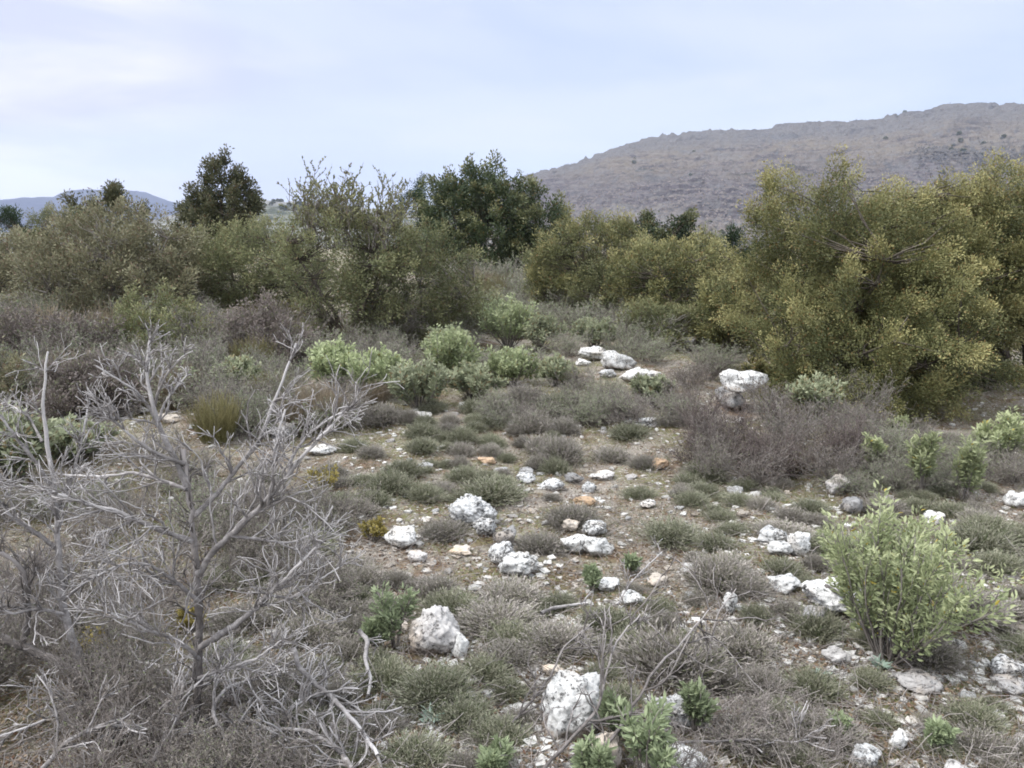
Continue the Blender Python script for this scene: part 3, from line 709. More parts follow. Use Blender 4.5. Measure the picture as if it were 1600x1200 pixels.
# drooping boughs at the front of the big juniper
def bough(px, py, tx, ty, Y0, Y1, n, label=None):
    a = at(px, py, Y0); b = at(tx, ty, Y1); return a, b
jr = bpy.data.objects['juniper_tree']; jl = np.array(jr.location[:])
for (x0, y0, x1, y1, Y0, Y1, k) in [(1430,560,1330,540,8.2,7.4,60),(1450,470,1400,500,8.0,7.1,70),(1330,500,1240,520,8.6,7.9,70),(1250,440,1180,450,8.8,8.3,60),(1430,640,1420,668,7.4,6.9,26),(1300,430,1260,470,8.6,7.8,70),(1480,600,1428,612,7.8,6.9,24),(1380,380,1340,420,8.4,7.6,60)]:
    a = at(x0, y0, Y0)-jl; b = at(x1, y1, Y1)-jl
    mid = (a+b)/2 + np.array([0, 0, .12]); s = np.linspace(0, 1, 7)[:, None]
    pts = ((1-s)**2*a + 2*s*(1-s)*mid + s**2*b)[None]
    mb = MB(); tubes(mb, pts, .018, .004, 5, rough=.1, mat=1)
    c, d, _ = spawn(pts, k, .25, 1, .8, .1); tw = walk(c, d, rng.uniform(.12, .38, len(c)), 3, .2, -.02); tubes(mb, tw, .003, .0015, 3, mat=1)
    c, d, _ = spawn(tw, 4, .3, 1, .5, .15)
    plumes(mb, c, d, rng.uniform(.10, .2, len(c)), 48, .026, .0085, .4)
    mb.build('bough', [M['juniper'], M['bark_grey']], jr, False)
# bare grey limbs showing under the big juniper
def polylimb(pts, S=22, jit=.012):
    pts = np.array(pts, float); d = np.r_[0, np.cumsum(np.linalg.norm(np.diff(pts, axis=0), axis=1))]
    t = np.linspace(0, d[-1], S)
    # smooth corner-cutting
    q = np.stack([np.interp(t, d, pts[:, i]) for i in range(3)], 1)
    for _ in range(2): q[1:-1] = (q[:-2]+2*q[1:-1]+q[2:])/4
    q[1:-1] += rng.normal(size=q[1:-1].shape)*jit*d[-1]/10
    return q[None]
mb = MB()
tubes(mb, polylimb([at(1600,650,7.9),at(1540,632,7.6),at(1490,628,7.4),at(1468,606,7.3),at(1445,580,7.3),at(1410,560,7.5)])-jl, .045, .018, 7, rough=.07)
tubes(mb, polylimb([at(1484,615,7.4),at(1484,650,7.3),at(1470,690,7.2)])-jl, .012, .005, 5)
c0 = polylimb([at(1470,600,7.4),at(1420,620,7.2),at(1370,650,7.1)])-jl; tubes(mb, c0, .010, .003, 4)
c, d, _ = spawn(c0, 14, .1, 1, .7); tubes(mb, walk(c, d, rng.uniform(.1, .4, len(c)), 4, .15), .003, .0015, 3)
mb.build('limb', M['bark_grey'], jr)
jr2 = bpy.data.objects['juniper_tree.001']; jl2 = np.array(jr2.location[:])
mb = MB()
for (a, b, c_, r) in [((1560,655),(1556,560),(1575,430),.085),((1600,655),(1610,560),(1580,440),.07),((1640,660),(1650,540),(1660,420),.09),((1575,560),(1540,500),(1500,440),.04)]:
    tubes(mb, polylimb([at(*a, jl2[1]-.3), at(*b, jl2[1]-.1), at(*c_, jl2[1]+.2)])-jl2, r, r*.5, 8, rough=.06)
mb.build('stem', M['bark'], jr2)

# ------------------------------------------------------------------ mid-ground plants (prototype, then copies)
def leafy(name, label, cat, loc, w, h, ns, fm, bark, ll, lw, rows, fold=False, group=None, wob=.12, seedl=0, spreadv=1.0, leafless=.25):
    """stems fanning from the base, each ending in leafy shoots"""
    root = empty(name, loc, label, cat, group)
    a = rng.uniform(0, 2*math.pi, ns); q = np.sqrt(rng.uniform(0, 1, ns))
    D = np.stack([np.cos(a)*q*w*.5*spreadv, np.sin(a)*q*w*.5*spreadv, h*(1-.35*q**2)], 1); Ls = np.linalg.norm(D, axis=1)*rng.uniform(.75, 1.0, ns)
    st = np.stack([np.cos(a)*q*w*.06, np.sin(a)*q*w*.06, np.zeros(ns)], 1)
    main = walk(st, D, Ls*.82, 6, wob, .06)
    mb = MB(); tubes(mb, main, .0022+.004*h, .002, 4)
    c, d, t = spawn(main, 5, leafless+.12, 1, .6, .3); t1 = walk(c, d, h*rng.uniform(.12, .28, len(c)), 4, .12, .1); tubes(mb, t1, .0022, .0014, 3)
    mb.build('stems', M[bark], root)
    lf = MB()
    tips = np.concatenate([t1[:, 0], main[:, 4]]); ax = np.concatenate([t1[:, -1]-t1[:, 0], main[:, -1]-main[:, 4]])
    plumes(lf, tips, ax, np.linalg.norm(ax, axis=1)*1.15, rows, ll, lw, .22, 1.0, fold)
    lf.build('leaves', M[fm], root, False); return root

def spot(px, base, top, wpx):
    p = G(px, base); dp = depth(p); return p, wpx/F*dp, at(px, top, p[1])[2]-p[2]

CIS = [(525,612,536,105,'cistus','bright mint-green cistus bush at the left of the clearing edge'),
 (592,622,548,110,'cistus','mint-green cistus bush in the middle of the left green row'),
 (655,640,568,110,'cistus_dull','paler dull cistus bush at the right end of the left green row'),
 (700,560,510,80,'cistus_dull','yellowish cistus bush under the grey-olive bush'),
 (795,545,462,105,'cistus','tall pale cistus in the centre of the back scrub'),
 (800,604,545,88,'cistus','fresh green cistus patch below the tall pale cistus'),
 (740,625,570,90,'cistus_dull','ragged cistus between the two green patches at the back'),
 (868,604,562,70,'cistus_dull','dull cistus left of the white outcrop'),
 (1015,630,590,66,'cistus_dull','dull cistus at the foot of the white outcrop'),
 (1270,658,590,90,'cistus_dull','grey-green sage-like bush beside the pale slab under the big juniper'),
 (1215,610,560,120,'juniper','dark green low bush behind the pale slab'),
 (370,610,560,80,'cistus_dull','small pale green cistus behind the dead shrub fork'),
 (120,720,660,130,'cistus_dull','green bush behind the left dead stems'),
 (20,760,640,130,'cistus_dull','green bush at the left edge behind dead twigs'),
 (60,560,510,140,'cistus_dull','dull green cistus below the left juniper'),
 (760,522,455,80,'cistus_dull','upright pale green shrub behind the tall pale cistus'),
 (845,548,492,80,'cistus_dull','small pale green shrub right of the tall pale cistus'),
 (705,600,515,90,'cistus','light green shrub joining the left green row to the central cistus'),
 (930,545,500,80,'cistus_dull','yellowish green shrub behind the white outcrop'),
 (590,930,898,30,'seedling','x')]
for (px, b, t, w, fm, lab) in CIS[:-1]:
    p, ww, hh = spot(px, b, t, w)
    leafy('cistus_bush', lab, 'shrub', p, ww*1.1, hh*1.12, 46, fm, 'twig', .040, .017, 26)

# spurge on the right foreground
rng = np.random.default_rng(77)
p, ww, hh = spot(1386, 1030, 768, 262)
sr = leafy('spurge_bush', 'round yellow-green leafy spurge bush on the right foreground among white rocks', 'shrub', p, ww*1.15, hh*1.05, 36, 'spurge', 'twig', .025, .0085, 40, True, spreadv=.95, leafless=.0, wob=.09)
for (px, b, t, w, lab) in [(1362,742,682,40,'short leafy euphorbia shoot, leftmost of the stems before the big juniper'),(1440,770,672,60,'tall leafy euphorbia stem left of the two before the big juniper'),(1505,785,690,60,'leafy euphorbia stem right of the two before the big juniper'),(1580,725,640,80,'bushy bright euphorbia at the right edge under the juniper'),(1540,720,660,50,'small euphorbia shoot left of the one at the right edge'),(1400,690,650,40,'small euphorbia shoot at the edge of the brown thicket')]:
    p, ww, hh = spot(px, b, t, w)
    leafy('euphorbia', lab, 'plant', p, ww, hh*1.1, 11, 'spurge', 'twig', .034, .011, 24, True, wob=.06)
for (px, b, t, w, lab) in [(618,1012,905,75,'tall green seedling left of the dusty grey-pink boulder'),(590,1015,955,50,'short green seedling at the left foot of the tall one'),(962,1165,1085,60,'green sprig with narrow leaves right of the big white rock'),(1010,1230,1095,90,'largest green sprig at the bottom edge right of the big white rock'),(935,1235,1165,70,'green sprig at the bottom edge below the big white rock'),
      (1085,1150,1065,40,'green sprig behind the white rock with black cracks'),(922,925,888,24,'tiny green seedling above the furrowed white stone'),(985,900,868,20,'tiny green tuft left of the narrow upright stone'),(1310,1150,1120,26,'tiny green sprig on bare soil low on the right'),(1465,1170,1130,34,'small green sprig at the lower right'),(770,1215,1170,50,'green sprig at the bottom edge left of the big white rock')]:
    p, ww, hh = spot(px, b, t, w)
    leafy('seedling', lab, 'plant', p, ww*1.1, hh*1.1, 7, 'seedling', 'twig', .030, .009, 20, True, wob=.08)
for (px, b, t, w, lab) in [(500,770,735,70,'yellow-leaved low bush behind the right dead branch tips'),(585,845,815,50,'yellowing low bush left of the lone white rock'),(160,1040,990,60,'yellow leaves of a low plant behind the lying dead trunk'),(300,985,955,50,'yellow-leaved sprig beside the dead shrub trunk')]:
    p, ww, hh = spot(px, b, t, w)
    leafy('low_bush', lab, 'shrub', p, ww*1.1, hh*1.2, 12, 'yellow_leaf', 'twig', .022, .012, 12, False)
for (px, b, lab) in [(697,1072,'silver-blue leaf rosette on brown soil below the dusty boulder'),(675,1128,'silver rosette near the bottom left of the middle'),(1280,1062,'silver rosette on soil below the largest white rock'),(1375,1045,'silver rosette at the foot of the spurge bush')]:
    p = G(px, b); k = 26; a = rng.uniform(0, 6.28, k); D = np.stack([np.cos(a), np.sin(a), rng.uniform(.15, .8, k)], 1); mb = MB()
    leaves(mb, np.zeros((k, 3))+rnd(k)*.006, D, rng.uniform(.03, .05, k), .014, rng.uniform(0, 1, k), .5, 0, True)
    o = mb.build('rosette_plant', M['silver'], None, False); o.location = tuple(p+np.array([0, 0, .012])); tag(o, lab, 'plant')

# brooms: stiff upright stalks
def broom_mesh(fm, seed, n=420):
    a = rng.uniform(0, 6.28, n); q = np.sqrt(rng.uniform(0, 1, n))
    st = np.stack([np.cos(a)*q*.26, np.sin(a)*q*.26, np.zeros(n)], 1); D = np.stack([np.cos(a)*q*.30, np.sin(a)*q*.30, np.ones(n)], 1)+rnd(n)*.08
    m_ = walk(st, D, rng.uniform(.35, 1.05, n)*(1-.35*q), 5, .09, .01); mb = MB(); tubes(mb, m_, .0055, .0025, 3)
    c, d, _ = spawn(m_, 2, .35, .9, .28, .2); tubes(mb, walk(c, d, rng.uniform(.12, .35, len(c)), 3, .06), .004, .002, 3)
    return mb.mesh('broom_bush', M[fm])
BM = {k: broom_mesh(k, 1) for k in ('broom', 'broom_brown')}
for (px, b, t, w, fm, lab) in [(60,560,470,90,'broom_brown','rusty upright broom at the left under the far left juniper'),(110,620,540,80,'broom_brown','rusty broom behind the left dead stems'),(395,590,520,60,'broom','dark green broom under the tan low bush'),(225,520,440,60,'broom_brown','tall tan broom stalks before the wide brown-green bush'),(280,640,560,60,'broom_brown','tan broom behind the upper fork of the dead shrub'),(420,640,575,60,'broom','olive broom left of the mint-green cistus row'),(700,500,430,60,'broom_brown','tan broom between the grey-olive bush and the holm oak'),(770,480,425,50,'broom','yellow-green broom right before the dark foot of the holm oak'),(355,560,500,70,'broom','dark green broom tuft in front of the yellowish olive bush'),(480,545,495,80,'broom','dark green broom tuft under the tall sparse tree'),(340,690,605,70,'broom','olive-brown broom behind the dead shrub fork'),(500,670,590,70,'broom_brown','brown broom left of the mint-green cistus'),(460,680,610,50,'broom_brown','brown broom behind the long right dead branch'),
      (168,575,470,80,'broom_brown','tall brown upright broom on the left before the brown bush'),(795,462,420,60,'broom','yellow-green broom at the foot of the holm oak'),(836,515,478,36,'broom','small dark broom among the central back scrub'),(745,470,415,60,'broom_brown','brown broom at the left foot of the holm oak'),(860,470,440,40,'broom_brown','tan dry tuft at the right foot of the holm oak'),
      (640,520,455,70,'broom','dark broom below the grey-olive bush'),(560,545,490,70,'broom_brown','brown broom under the tall sparse tree, right of its stem'),(585,640,590,44,'broom_brown','rusty dry broom in front of the cistus row'),(430,520,460,90,'broom','grey-green broom below the yellowish olive bush'),(240,545,480,80,'broom_brown','tan broom behind the top of the dead shrub'),(1245,740,700,46,'broom_brown','rusty grass tuft at the lower edge of the brown thicket'),(300,560,500,60,'broom_brown','reddish-tan dry broom left of the dark green tuft')]:
    p, ww, hh = spot(px, b, t, w); o = link(bpy.data.objects.new('broom_bush', BM[fm])); o.location = tuple(p); o.scale = (ww*1.25, ww*1.25, hh*1.05); o.rotation_euler = (0, 0, rng.uniform(0, 6.28)); tag(o, lab, 'shrub')

# twiggy leafless scrub
def scrub_mesh(seed, leafmat, wood_, dens=1.0, leafn=3):
    n = int(20*dens); a = rng.uniform(0, 6.28, n); q = np.sqrt(rng.uniform(0, 1, n))
    st = np.stack([np.cos(a)*q*.16, np.sin(a)*q*.16, np.zeros(n)], 1); D = np.stack([np.cos(a)*q*.9, np.sin(a)*q*.9, np.full(n, .8)], 1)
    m0 = walk(st, D, rng.uniform(.55, 1.05, n), 6, .18, .02); mb = MB(); tubes(mb, m0, .009, .004, 4)
    c, d, _ = spawn(m0, 8, .15, 1, .75, .15); m1 = walk(c, d, rng.uniform(.2, .5, len(c)), 5, .2, .02); tubes(mb, m1, .0055, .003, 3)
    c, d, _ = spawn(m1, 5, .15, 1, .8, .1); m2 = walk(c, d, rng.uniform(.08, .24, len(c)), 3, .22); tubes(mb, m2, .0036, .0022, 3)
    c, d, _ = spawn(m2, leafn, .2, 1, .8, .1)
    leaves(mb, c, d, rng.uniform(.028, .055, len(c)), rng.uniform(.011, .020, len(c)), np.clip(vnoise(c[:, 0]*5, c[:, 2]*5+c[:, 1]*3, seed)+.5+.2*rng.normal(size=len(c)), 0, 1), rng.uniform(0, 1, len(c)), 1)
    return mb.mesh('twiggy_scrub', [M[wood_], M[leafmat]])
M['dryleaf'] = foliage('dry_small_leaf', (.145,.125,.108), (.235,.205,.180), (.29,.26,.23), .5, .15, (.15,.175,.09), .22)
M['paleleaf'] = foliage('pale_small_leaf', (.150,.150,.105), (.265,.255,.195), (.34,.32,.26), .5, .2, (.19,.24,.125), .35)
SM = [scrub_mesh(1, 'dryleaf', 'twig', 1.0, 3), scrub_mesh(2, 'dryleaf', 'twig', 1.2, 4), scrub_mesh(3, 'paleleaf', 'twig_grey', 1.1, 5), scrub_mesh(4, 'paleleaf', 'twig', 1.1, 6), scrub_mesh(5, 'dryleaf', 'twig_grey', 1.0, 1)]
M['twig_dark'] = wood('twig_dark', (.085,.066,.062), (.170,.140,.132), (.20,.17,.16))
M['dark_leaf'] = foliage('dark_dry_leaf', (.085,.062,.058), (.150,.118,.110), (.19,.155,.14), .5, .12, (.15,.16,.08), .12)
SM += [scrub_mesh(6, 'dark_leaf', 'twig_dark', 1.0, 2), scrub_mesh(7, 'dark_leaf', 'twig', 1.1, 2)]
def scrub(x0, x1, y0, y1, n, kinds, wpx, hpx, label, group, name='twiggy_scrub'):
    pts = []
    for i in range(n):
        for _ in range(30):
            px, py = rng.uniform(x0, x1), rng.uniform(y0, y1)
            if any(abs(px-r_[0]) < r_[2]*.5+wpx*.33 and r_[1]-4 < py < r_[1]+hpx*.95 for r_ in RK) or any(abs(px-r_[0]) < r_[3]*.5 and r_[1]-8 < py < r_[1]+hpx*.7 for r_ in CIS): continue
            if all(abs(px-a)/wpx + abs(py-b)/(hpx*.9) > .42 for a, b in pts): break
        else: continue
        pts.append((px, py)); p, ww, hh = spot(px, py, py-hpx*rng.uniform(.75, 1.15), wpx*rng.uniform(.8, 1.2))
        o = link(bpy.data.objects.new(name, SM[kinds[i % len(kinds)]])); o.location = tuple(p); o.scale = (ww*.62, ww*.62, hh*1.15); o.rotation_euler = (0, 0, rng.uniform(0, 6.28)); tag(o, label, 'shrub', group)
scrub(1085,1350,660,758,24,[5,6,5,0],92,66,'brown leafless shrub of the dense thicket between the pale slab and the euphorbias','shrubs of the brown thicket under the big juniper')
scrub(700,1080,600,668,18,[2,6,3,0],78,38,'dark brown leafless shrub below the white outcrop','brown shrubs below the white outcrop')
scrub(-40,330,490,640,40,[0,1,3,2],110,66,'brown-grey twiggy shrub on the left between the bushes and the dead shrub','twiggy shrubs left behind the dead shrub')
scrub(300,600,520,690,26,[3,0,2,1],90,54,'grey-brown twiggy shrub between the dead shrub and the cistus row','twiggy shrubs before the cistus row')
scrub(690,1130,452,600,62,[2,3,2,3],85,42,'pale grey twiggy shrub in the sloping scrub before the holm oak','pale shrubs before the holm oak')
scrub(560,730,500,620,14,[3,1],90,48,'brown twiggy shrub under the grey-olive bush','twiggy shrubs under the grey-olive bush')
scrub(1330,1610,690,770,18,[3,0,2],80,42,'brown twiggy shrub in front of the big juniper on the right','twiggy shrubs between the euphorbias')
scrub(370,580,790,980,15,[1,4,0],110,62,'brown twiggy low shrub right of the dead shrub trunk','twiggy low shrubs right of the dead trunk')
scrub(-60,280,860,1240,17,[4,1,4],150,90,'grey twiggy low shrub under the left dead stems','twiggy low shrubs under the dead stems')
scrub(300,540,1090,1280,6,[4,1],150,70,'grey twiggy low shrub at the bottom left below the dead trunk','twiggy low shrubs below the dead trunk')
scrub(-30,330,690,850,12,[4,3,0],100,50,'grey-green twiggy low shrub behind the left dead stems','twiggy low shrubs behind the dead stems')
scrub(980,1290,1110,1220,4,[4,4],150,62,'grey twiggy low shrub near the bottom right of the sprigs','twiggy low shrubs right of the sprigs')

# thyme-like cushions
def cushion_mesh(fm, n=1300):
    d = norm(rnd(n)); d[:, 2] = np.abs(d[:, 2])*.9+.05; q = rng.uniform(.0, .8, n)[:, None]
    st = d*q*np.array([.5, .5, .40]); st[:, 2] *= .8
    L = rng.uniform(.18, .50, n)*(1+.5*vnoise(st[:, 0]*4, st[:, 1]*4, int(rng.integers(99)))); m0 = walk(st, norm(d*.8+np.array([.1, 0, .55])+.35*rnd(n)), L, 3, .18, .02)
    mb = MB(); tubes(mb, m0, .006, .003, 3, mat=0)
    c, dd, t = spawn(m0, 5, .25, 1, .5, .2)
    leaves(mb, c, dd, rng.uniform(.045, .09, len(c)), rng.uniform(.010, .020, len(c)), np.clip(rng.uniform(0, 1, len(c)), 0, 1), t)
    return mb.mesh('thyme_cushion', [M[fm]])
CM = [cushion_mesh('thyme'), cushion_mesh('thyme'), cushion_mesh('thyme_green'), cushion_mesh('thyme')]
placed = []
def cushion(px, py, wpx, hpx, k, label, group):
    p = G(px, py); dp = depth(p); ww = wpx/F*dp; hh = max(.05, hpx/F*dp*.8)
    p = np.array([p[0], p[1]+ww*.35, 0]); p[2] = float(hgt(p[0], p[1]))
    o = link(bpy.data.objects.new('thyme_cushion', CM[k])); o.location = (p[0], p[1], p[2]-.01); s = ww*rng.uniform(.72, .9)
    o.scale = (s*rng.uniform(.9, 1.2), s*rng.uniform(.8, 1.1), hh*1.25); o.rotation_euler = (0, 0, rng.uniform(0, 6.28)); tag(o, label, 'plant', group)
    placed.append((p[0], p[1], ww*.5))
for (px, py, w, h, k, lab) in [(1140,935,150,75,0,'widest grey thyme cushion, right of the middle, behind the egg-shaped stone'),(845,868,90,48,0,'grey thyme cushion between the two-lobed rock and the white dome rock'),(765,795,120,55,2,'olive thyme cushion behind the largest central boulder'),(895,830,100,46,0,'grey thyme cushion below the flat orange stone'),(690,850,90,40,0,'blue-grey thyme cushion between the lone white rock and the largest boulder'),(1110,760,95,46,2,'green-bottomed thyme cushion on the right of the open ground'),
     (990,690,80,36,2,'dark green mat around the low flat rock before the back scrub'),(960,725,80,36,0,'grey thyme cushion behind the right end of the upper row'),(1010,735,60,34,0,'grey thyme cushion left of the tilted orange stone'),(700,980,120,60,2,'dark green cushion above the dusty grey-pink boulder'),(770,1000,150,60,0,'mauve-grey cushion right of the dusty boulder'),(800,960,130,50,0,'wide mauve-grey cushion below the two-lobed rock'),
     (1060,1090,230,120,0,'big dry grey cushion behind the white rock with black cracks'),(1180,1050,170,70,0,'dry grey cushion below the egg-shaped stone'),(1290,1005,90,60,2,'dark grey-green cushion in the shade below the long white rock'),(1480,1060,130,60,0,'dry grey cushion at the right foot of the spurge bush'),(1240,850,110,34,0,'dry mauve cushion behind the rocks left of the spurge bush'),(1400,810,80,40,0,'grey cushion behind the spurge bush top'),(1060,860,120,44,2,'green-grey cushion right of the jagged white rock'),(560,930,110,50,0,'brown-grey cushion left of the tall seedling'),(1180,940,100,46,0,'grey cushion touching the right of the widest one')]:
    cushion(px, py, w, h, k, lab, None)
def cush_region(px, py):
    if py < 720: return 'low grey cushion plant in the row before the back scrub', 'cushions before the back scrub'
    if px < 640: return 'low brown-grey cushion plant between the dead shrub and the central rocks', 'cushions left of the central rocks'
    if px > 1230: return 'low grey cushion plant around the spurge bush on the right', 'cushions around the spurge bush'
    if py > 950: return 'low dry cushion plant in the near foreground', 'cushions in the near foreground'
    return 'low grey cushion plant on the open ground among the central rocks', 'cushions among the central rocks'
cnt = 0
for _ in range(9000):
    if cnt >= 268: break
    py = 640 + 590*rng.uniform(0, 1)**1.25; px = rng.uniform(330, 1640)
    if px > 1060 and py < 760 and px < 1360: continue
    if py < 760 and rng.uniform() < (.75 if px < 650 else .5): continue
    p = G(px, py); dp = depth(p); w = rng.uniform(.13, .27)*(1+.8*rng.uniform()**3)
    open_ = fbm(np.array(p[0]/1.3), np.array(p[1]/1.3), 2, 77)
    if open_ < -.13 or (py > 930 and rng.uniform() < .45): continue
    if any((p[0]-a)**2+(p[1]+w*.35-b)**2 < (r_*.55+w*.22)**2 for a, b, r_ in placed): continue
    if any((p[0]-a)**2+(p[1]+w*.35-b)**2 < (r_*.9+w*.32)**2 for a, b, r_ in ROCKS): continue
    if any(abs(px-q_[0]) < q_[2]*.5+w*F/dp*.4 and q_[1]-3 < py < q_[1]+w*F/dp*.4 for q_ in RK): continue
    lab, gr = cush_region(px, py); cushion(px, py, w*F/dp, w*F/dp*rng.uniform(.4, .6)*(1.35 if py < 760 else 1), int(rng.choice([0, 1, 2, 2, 2])), lab, gr); cnt += 1

# ------------------------------------------------------------------ dead shrubs in the foreground
def dead_limb(parent, pts, Y0, Y1, r0, r1, ktw, tl, name='branch', m='deadwood', S=26, k2=4, k3=2, up=.04, spread=.62):
    o0 = np.array(parent.location[:]); n_ = len(pts)
    P3 = [at(a, b, Y0+(Y1-Y0)*i/(n_-1))-o0 for i, (a, b) in enumerate(pts)]
    q = polylimb(P3, S, .02); r0 *= .85; mb = MB(); tubes(mb, q, r0, r1, 8, tint=.35, rough=.09)
    if ktw:
        c, d, t = spawn(q, ktw, .12, 1, spread, up); L = tl*rng.uniform(.4, 1.1, len(c))*(1.12-.95*t)
        a1 = walk(c, d, L, 9, .21, .03); tubes(mb, a1, np.minimum(.0042, r0*.5), .0012, 5, rough=.05)
        c, d, t = spawn(a1, k2, .2, .95, .7, up*.6); L2 = tl*.45*rng.uniform(.4, 1.1, len(c))
        a2 = walk(c, d, L2, 6, .15, .02); tubes(mb, a2, .0021, .0009, 4)
        if k3:
            c, d, t = spawn(a2, k3, .25, .95, .7, up*.5); a3 = walk(c, d, tl*.22*rng.uniform(.4, 1.1, len(c)), 4, .17); tubes(mb, a3, .0013, .0008, 3)
    mb.build(name, M[m], parent)

b1 = G(308, 1140); Y = b1[1]
ds = empty('dead_shrub', b1, 'bare silver-grey dead shrub with forked upright trunk in the left foreground', 'shrub')
dead_limb(ds, [(308,1146),(310,1080),(311,1017),(311,946),(308,900),(304,856),(298,807),(294,762),(289,722),(286,702)], Y, Y+.10, .018, .0075, 20, .24, 'trunk', 'deadwood_dark', 34)
dead_limb(ds, [(294,765),(277,721),(258,690),(242,645),(232,605),(228,575),(235,528)], Y+.07, Y+.12, .013, .0035, 9, .20)
dead_limb(ds, [(241,640),(245,616),(262,582),(285,556),(302,548)], Y+.11, Y+.02, .006, .0018, 5, .10)
dead_limb(ds, [(249,655),(256,632),(270,612),(292,586)], Y+.11, Y+.20, .006, .002, 4, .10)
dead_limb(ds, [(262,694),(235,640),(215,612),(180,590),(150,572)], Y+.1, Y-.05, .007, .002, 8, .16)
dead_limb(ds, [(311,897),(326,867),(360,837),(412,789),(450,740),(484,702),(514,669),(559,627)], Y+.02, Y-.12, .013, .003, 22, .30, up=.12)
dead_limb(ds, [(304,806),(337,774),(367,736),(405,691),(424,639),(446,582),(463,536)], Y+.06, Y+.22, .010, .003, 15, .24, up=.1)
dead_limb(ds, [(418,790),(424,762),(429,706),(438,665),(446,639)], Y-.06, Y-.02, .006, .003, 5, .14)
dead_limb(ds, [(300,846),(270,836),(244,826),(187,800),(127,785),(60,760)], Y+.04, Y-.15, .011, .003, 16, .30)
dead_limb(ds, [(292,765),(255,752),(212,738),(160,745),(100,742)], Y+.06, Y+.25, .008, .0025, 12, .26)
dead_limb(ds, [(290,725),(250,712),(215,690),(180,660),(160,640)], Y+.08, Y-.02, .008, .0025, 12, .22)
dead_limb(ds, [(313,1012),(345,990),(378,971),(420,929),(455,894),(500,850)], Y, Y-.12, .013, .003, 18, .28, up=.1)
dead_limb(ds, [(420,930),(455,935),(500,905),(540,880)], Y-.07, Y+.05, .006, .002, 9, .2)
dead_limb(ds, [(360,838),(400,842),(450,850),(500,830),(520,790)], Y-.03, Y+.12, .006, .002, 10, .22)
dead_limb(ds, [(310,940),(270,905),(230,880),(190,880),(150,900)], Y+.02, Y-.2, .008, .002, 14, .26)
dead_limb(ds, [(311,1030),(280,1000),(230,985),(180,960),(140,950)], Y, Y-.25, .008, .002, 14, .26)
dead_limb(ds, [(310,1060),(350,1045),(400,1030),(440,1000)], Y, Y-.2, .007, .002, 12, .24)
dead_limb(ds, [(450,742),(455,715),(480,680),(520,650),(545,640)], Y-.05, Y+.06, .006, .0018, 9, .15, up=.1)

b2 = G(115, 1075); Y = b2[1]
dl = empty('dead_shrub', b2, 'second dead grey shrub at the left edge, rising from a lying trunk', 'shrub')
dead_limb(dl, [(-30,985),(35,1010),(85,1032),(133,1052),(196,1082),(245,1101),(300,1122)], Y+.02, Y-.06, .016, .020, 8, .26, 'trunk', 'deadwood_dark', 34)
dead_limb(dl, [(133,1052),(122,1028),(112,1000),(98,957),(97,910),(92,860),(86,811),(90,777),(82,725),(66,668),(70,600),(75,549)], Y, Y+.15, .019, .003, 18, .28)
dead_limb(dl, [(35,1012),(45,960),(42,920),(35,885),(0,862),(-40,850)], Y+.02, Y-.1, .013, .006, 12, .28, 'branch', 'deadwood_dark')
dead_limb(dl, [(90,858),(60,835),(20,810),(-20,760)], Y+.08, Y-.05, .010, .004, 12, .26)
dead_limb(dl, [(87,800),(110,755),(125,700),(135,650),(140,625)], Y+.1, Y+.2, .008, .0025, 10, .2)
dead_limb(dl, [(86,770),(55,720),(30,690),(0,650),(-30,620)], Y+.1, Y, .009, .003, 11, .24)
dead_limb(dl, [(66,690),(45,650),(15,632)], Y+.12, Y+.25, .006, .002, 7, .16)
dead_limb(dl, [(97,940),(140,905),(180,870),(215,850)], Y+.03, Y-.05, .007, .002, 11, .24)
dead_limb(dl, [(160,1068),(150,1090),(110,1105),(60,1130),(0,1150)], Y-.03, Y-.35, .008, .003, 14, .3)
dead_limb(dl, [(100,960),(60,950),(20,960),(-30,940)], Y+.02, Y-.15, .007, .003, 12, .26)

# fallen dead boughs at the bottom
def dead_branch(pts, lift, label, r0, r1, k, tl, m='deadwood', k2=4, k3=1, up=.1):
    b = G(*pts[0]); root = empty('dead_branch', b, label, 'branch')
    n_ = len(pts); P3 = []
    for i, (a, c) in enumerate(pts):
        g = G(a, c+lift[i]); P3.append(at(a, c, g[1])-b)      # each point stands LIFT pixels above the ground below it
    q = polylimb(P3, 24, .02); mb = MB(); tubes(mb, q, r0, r1, 7, tint=.2, rough=.06)
    if k:
        c, d, t = spawn(q, k, .05, 1, .8, up); a1 = walk(c, d, tl*rng.uniform(.4, 1.1, len(c)), 7, .15, .01); tubes(mb, a1, min(.005, r0*.6), .0016, 5)
        c, d, t = spawn(a1, k2, .2, 1, .75, up*.5); a2 = walk(c, d, tl*.4*rng.uniform(.4, 1.1, len(c)), 5, .16); tubes(mb, a2, .0026, .0012, 3)
        if k3: c, d, t = spawn(a2, k3, .2, 1, .75); tubes(mb, walk(c, d, tl*.2*rng.uniform(.4, 1.1, len(c)), 3, .18), .0017, .001, 3)
    mb.build('branch', M[m], root)
dead_branch([(458,1014),(464,1040),(485,1062),(520,1090),(560,1135),(590,1180)],[95,80,60,45,30,20],'pale hooked dead branch arching at the bottom left of the middle',.009,.006,16,.18)
dead_branch([(560,985),(575,1000),(570,1030),(580,1060),(575,1085)],[60,50,40,25,10],'short twisted pale dead branch left of the green seedlings',.010,.005,6,.12)
dead_branch([(380,1200),(350,1150),(330,1110),(350,1075),(400,1060),(450,1050)],[10,30,50,60,50,40],'bent grey dead bough at the bottom below the dead trunk',.008,.003,20,.24)
dead_branch([(240,1190),(270,1120),(290,1070),(250,1040),(200,1030)],[20,50,70,60,40],'tangled grey dead bough in front of the lying trunk',.007,.003,20,.24)
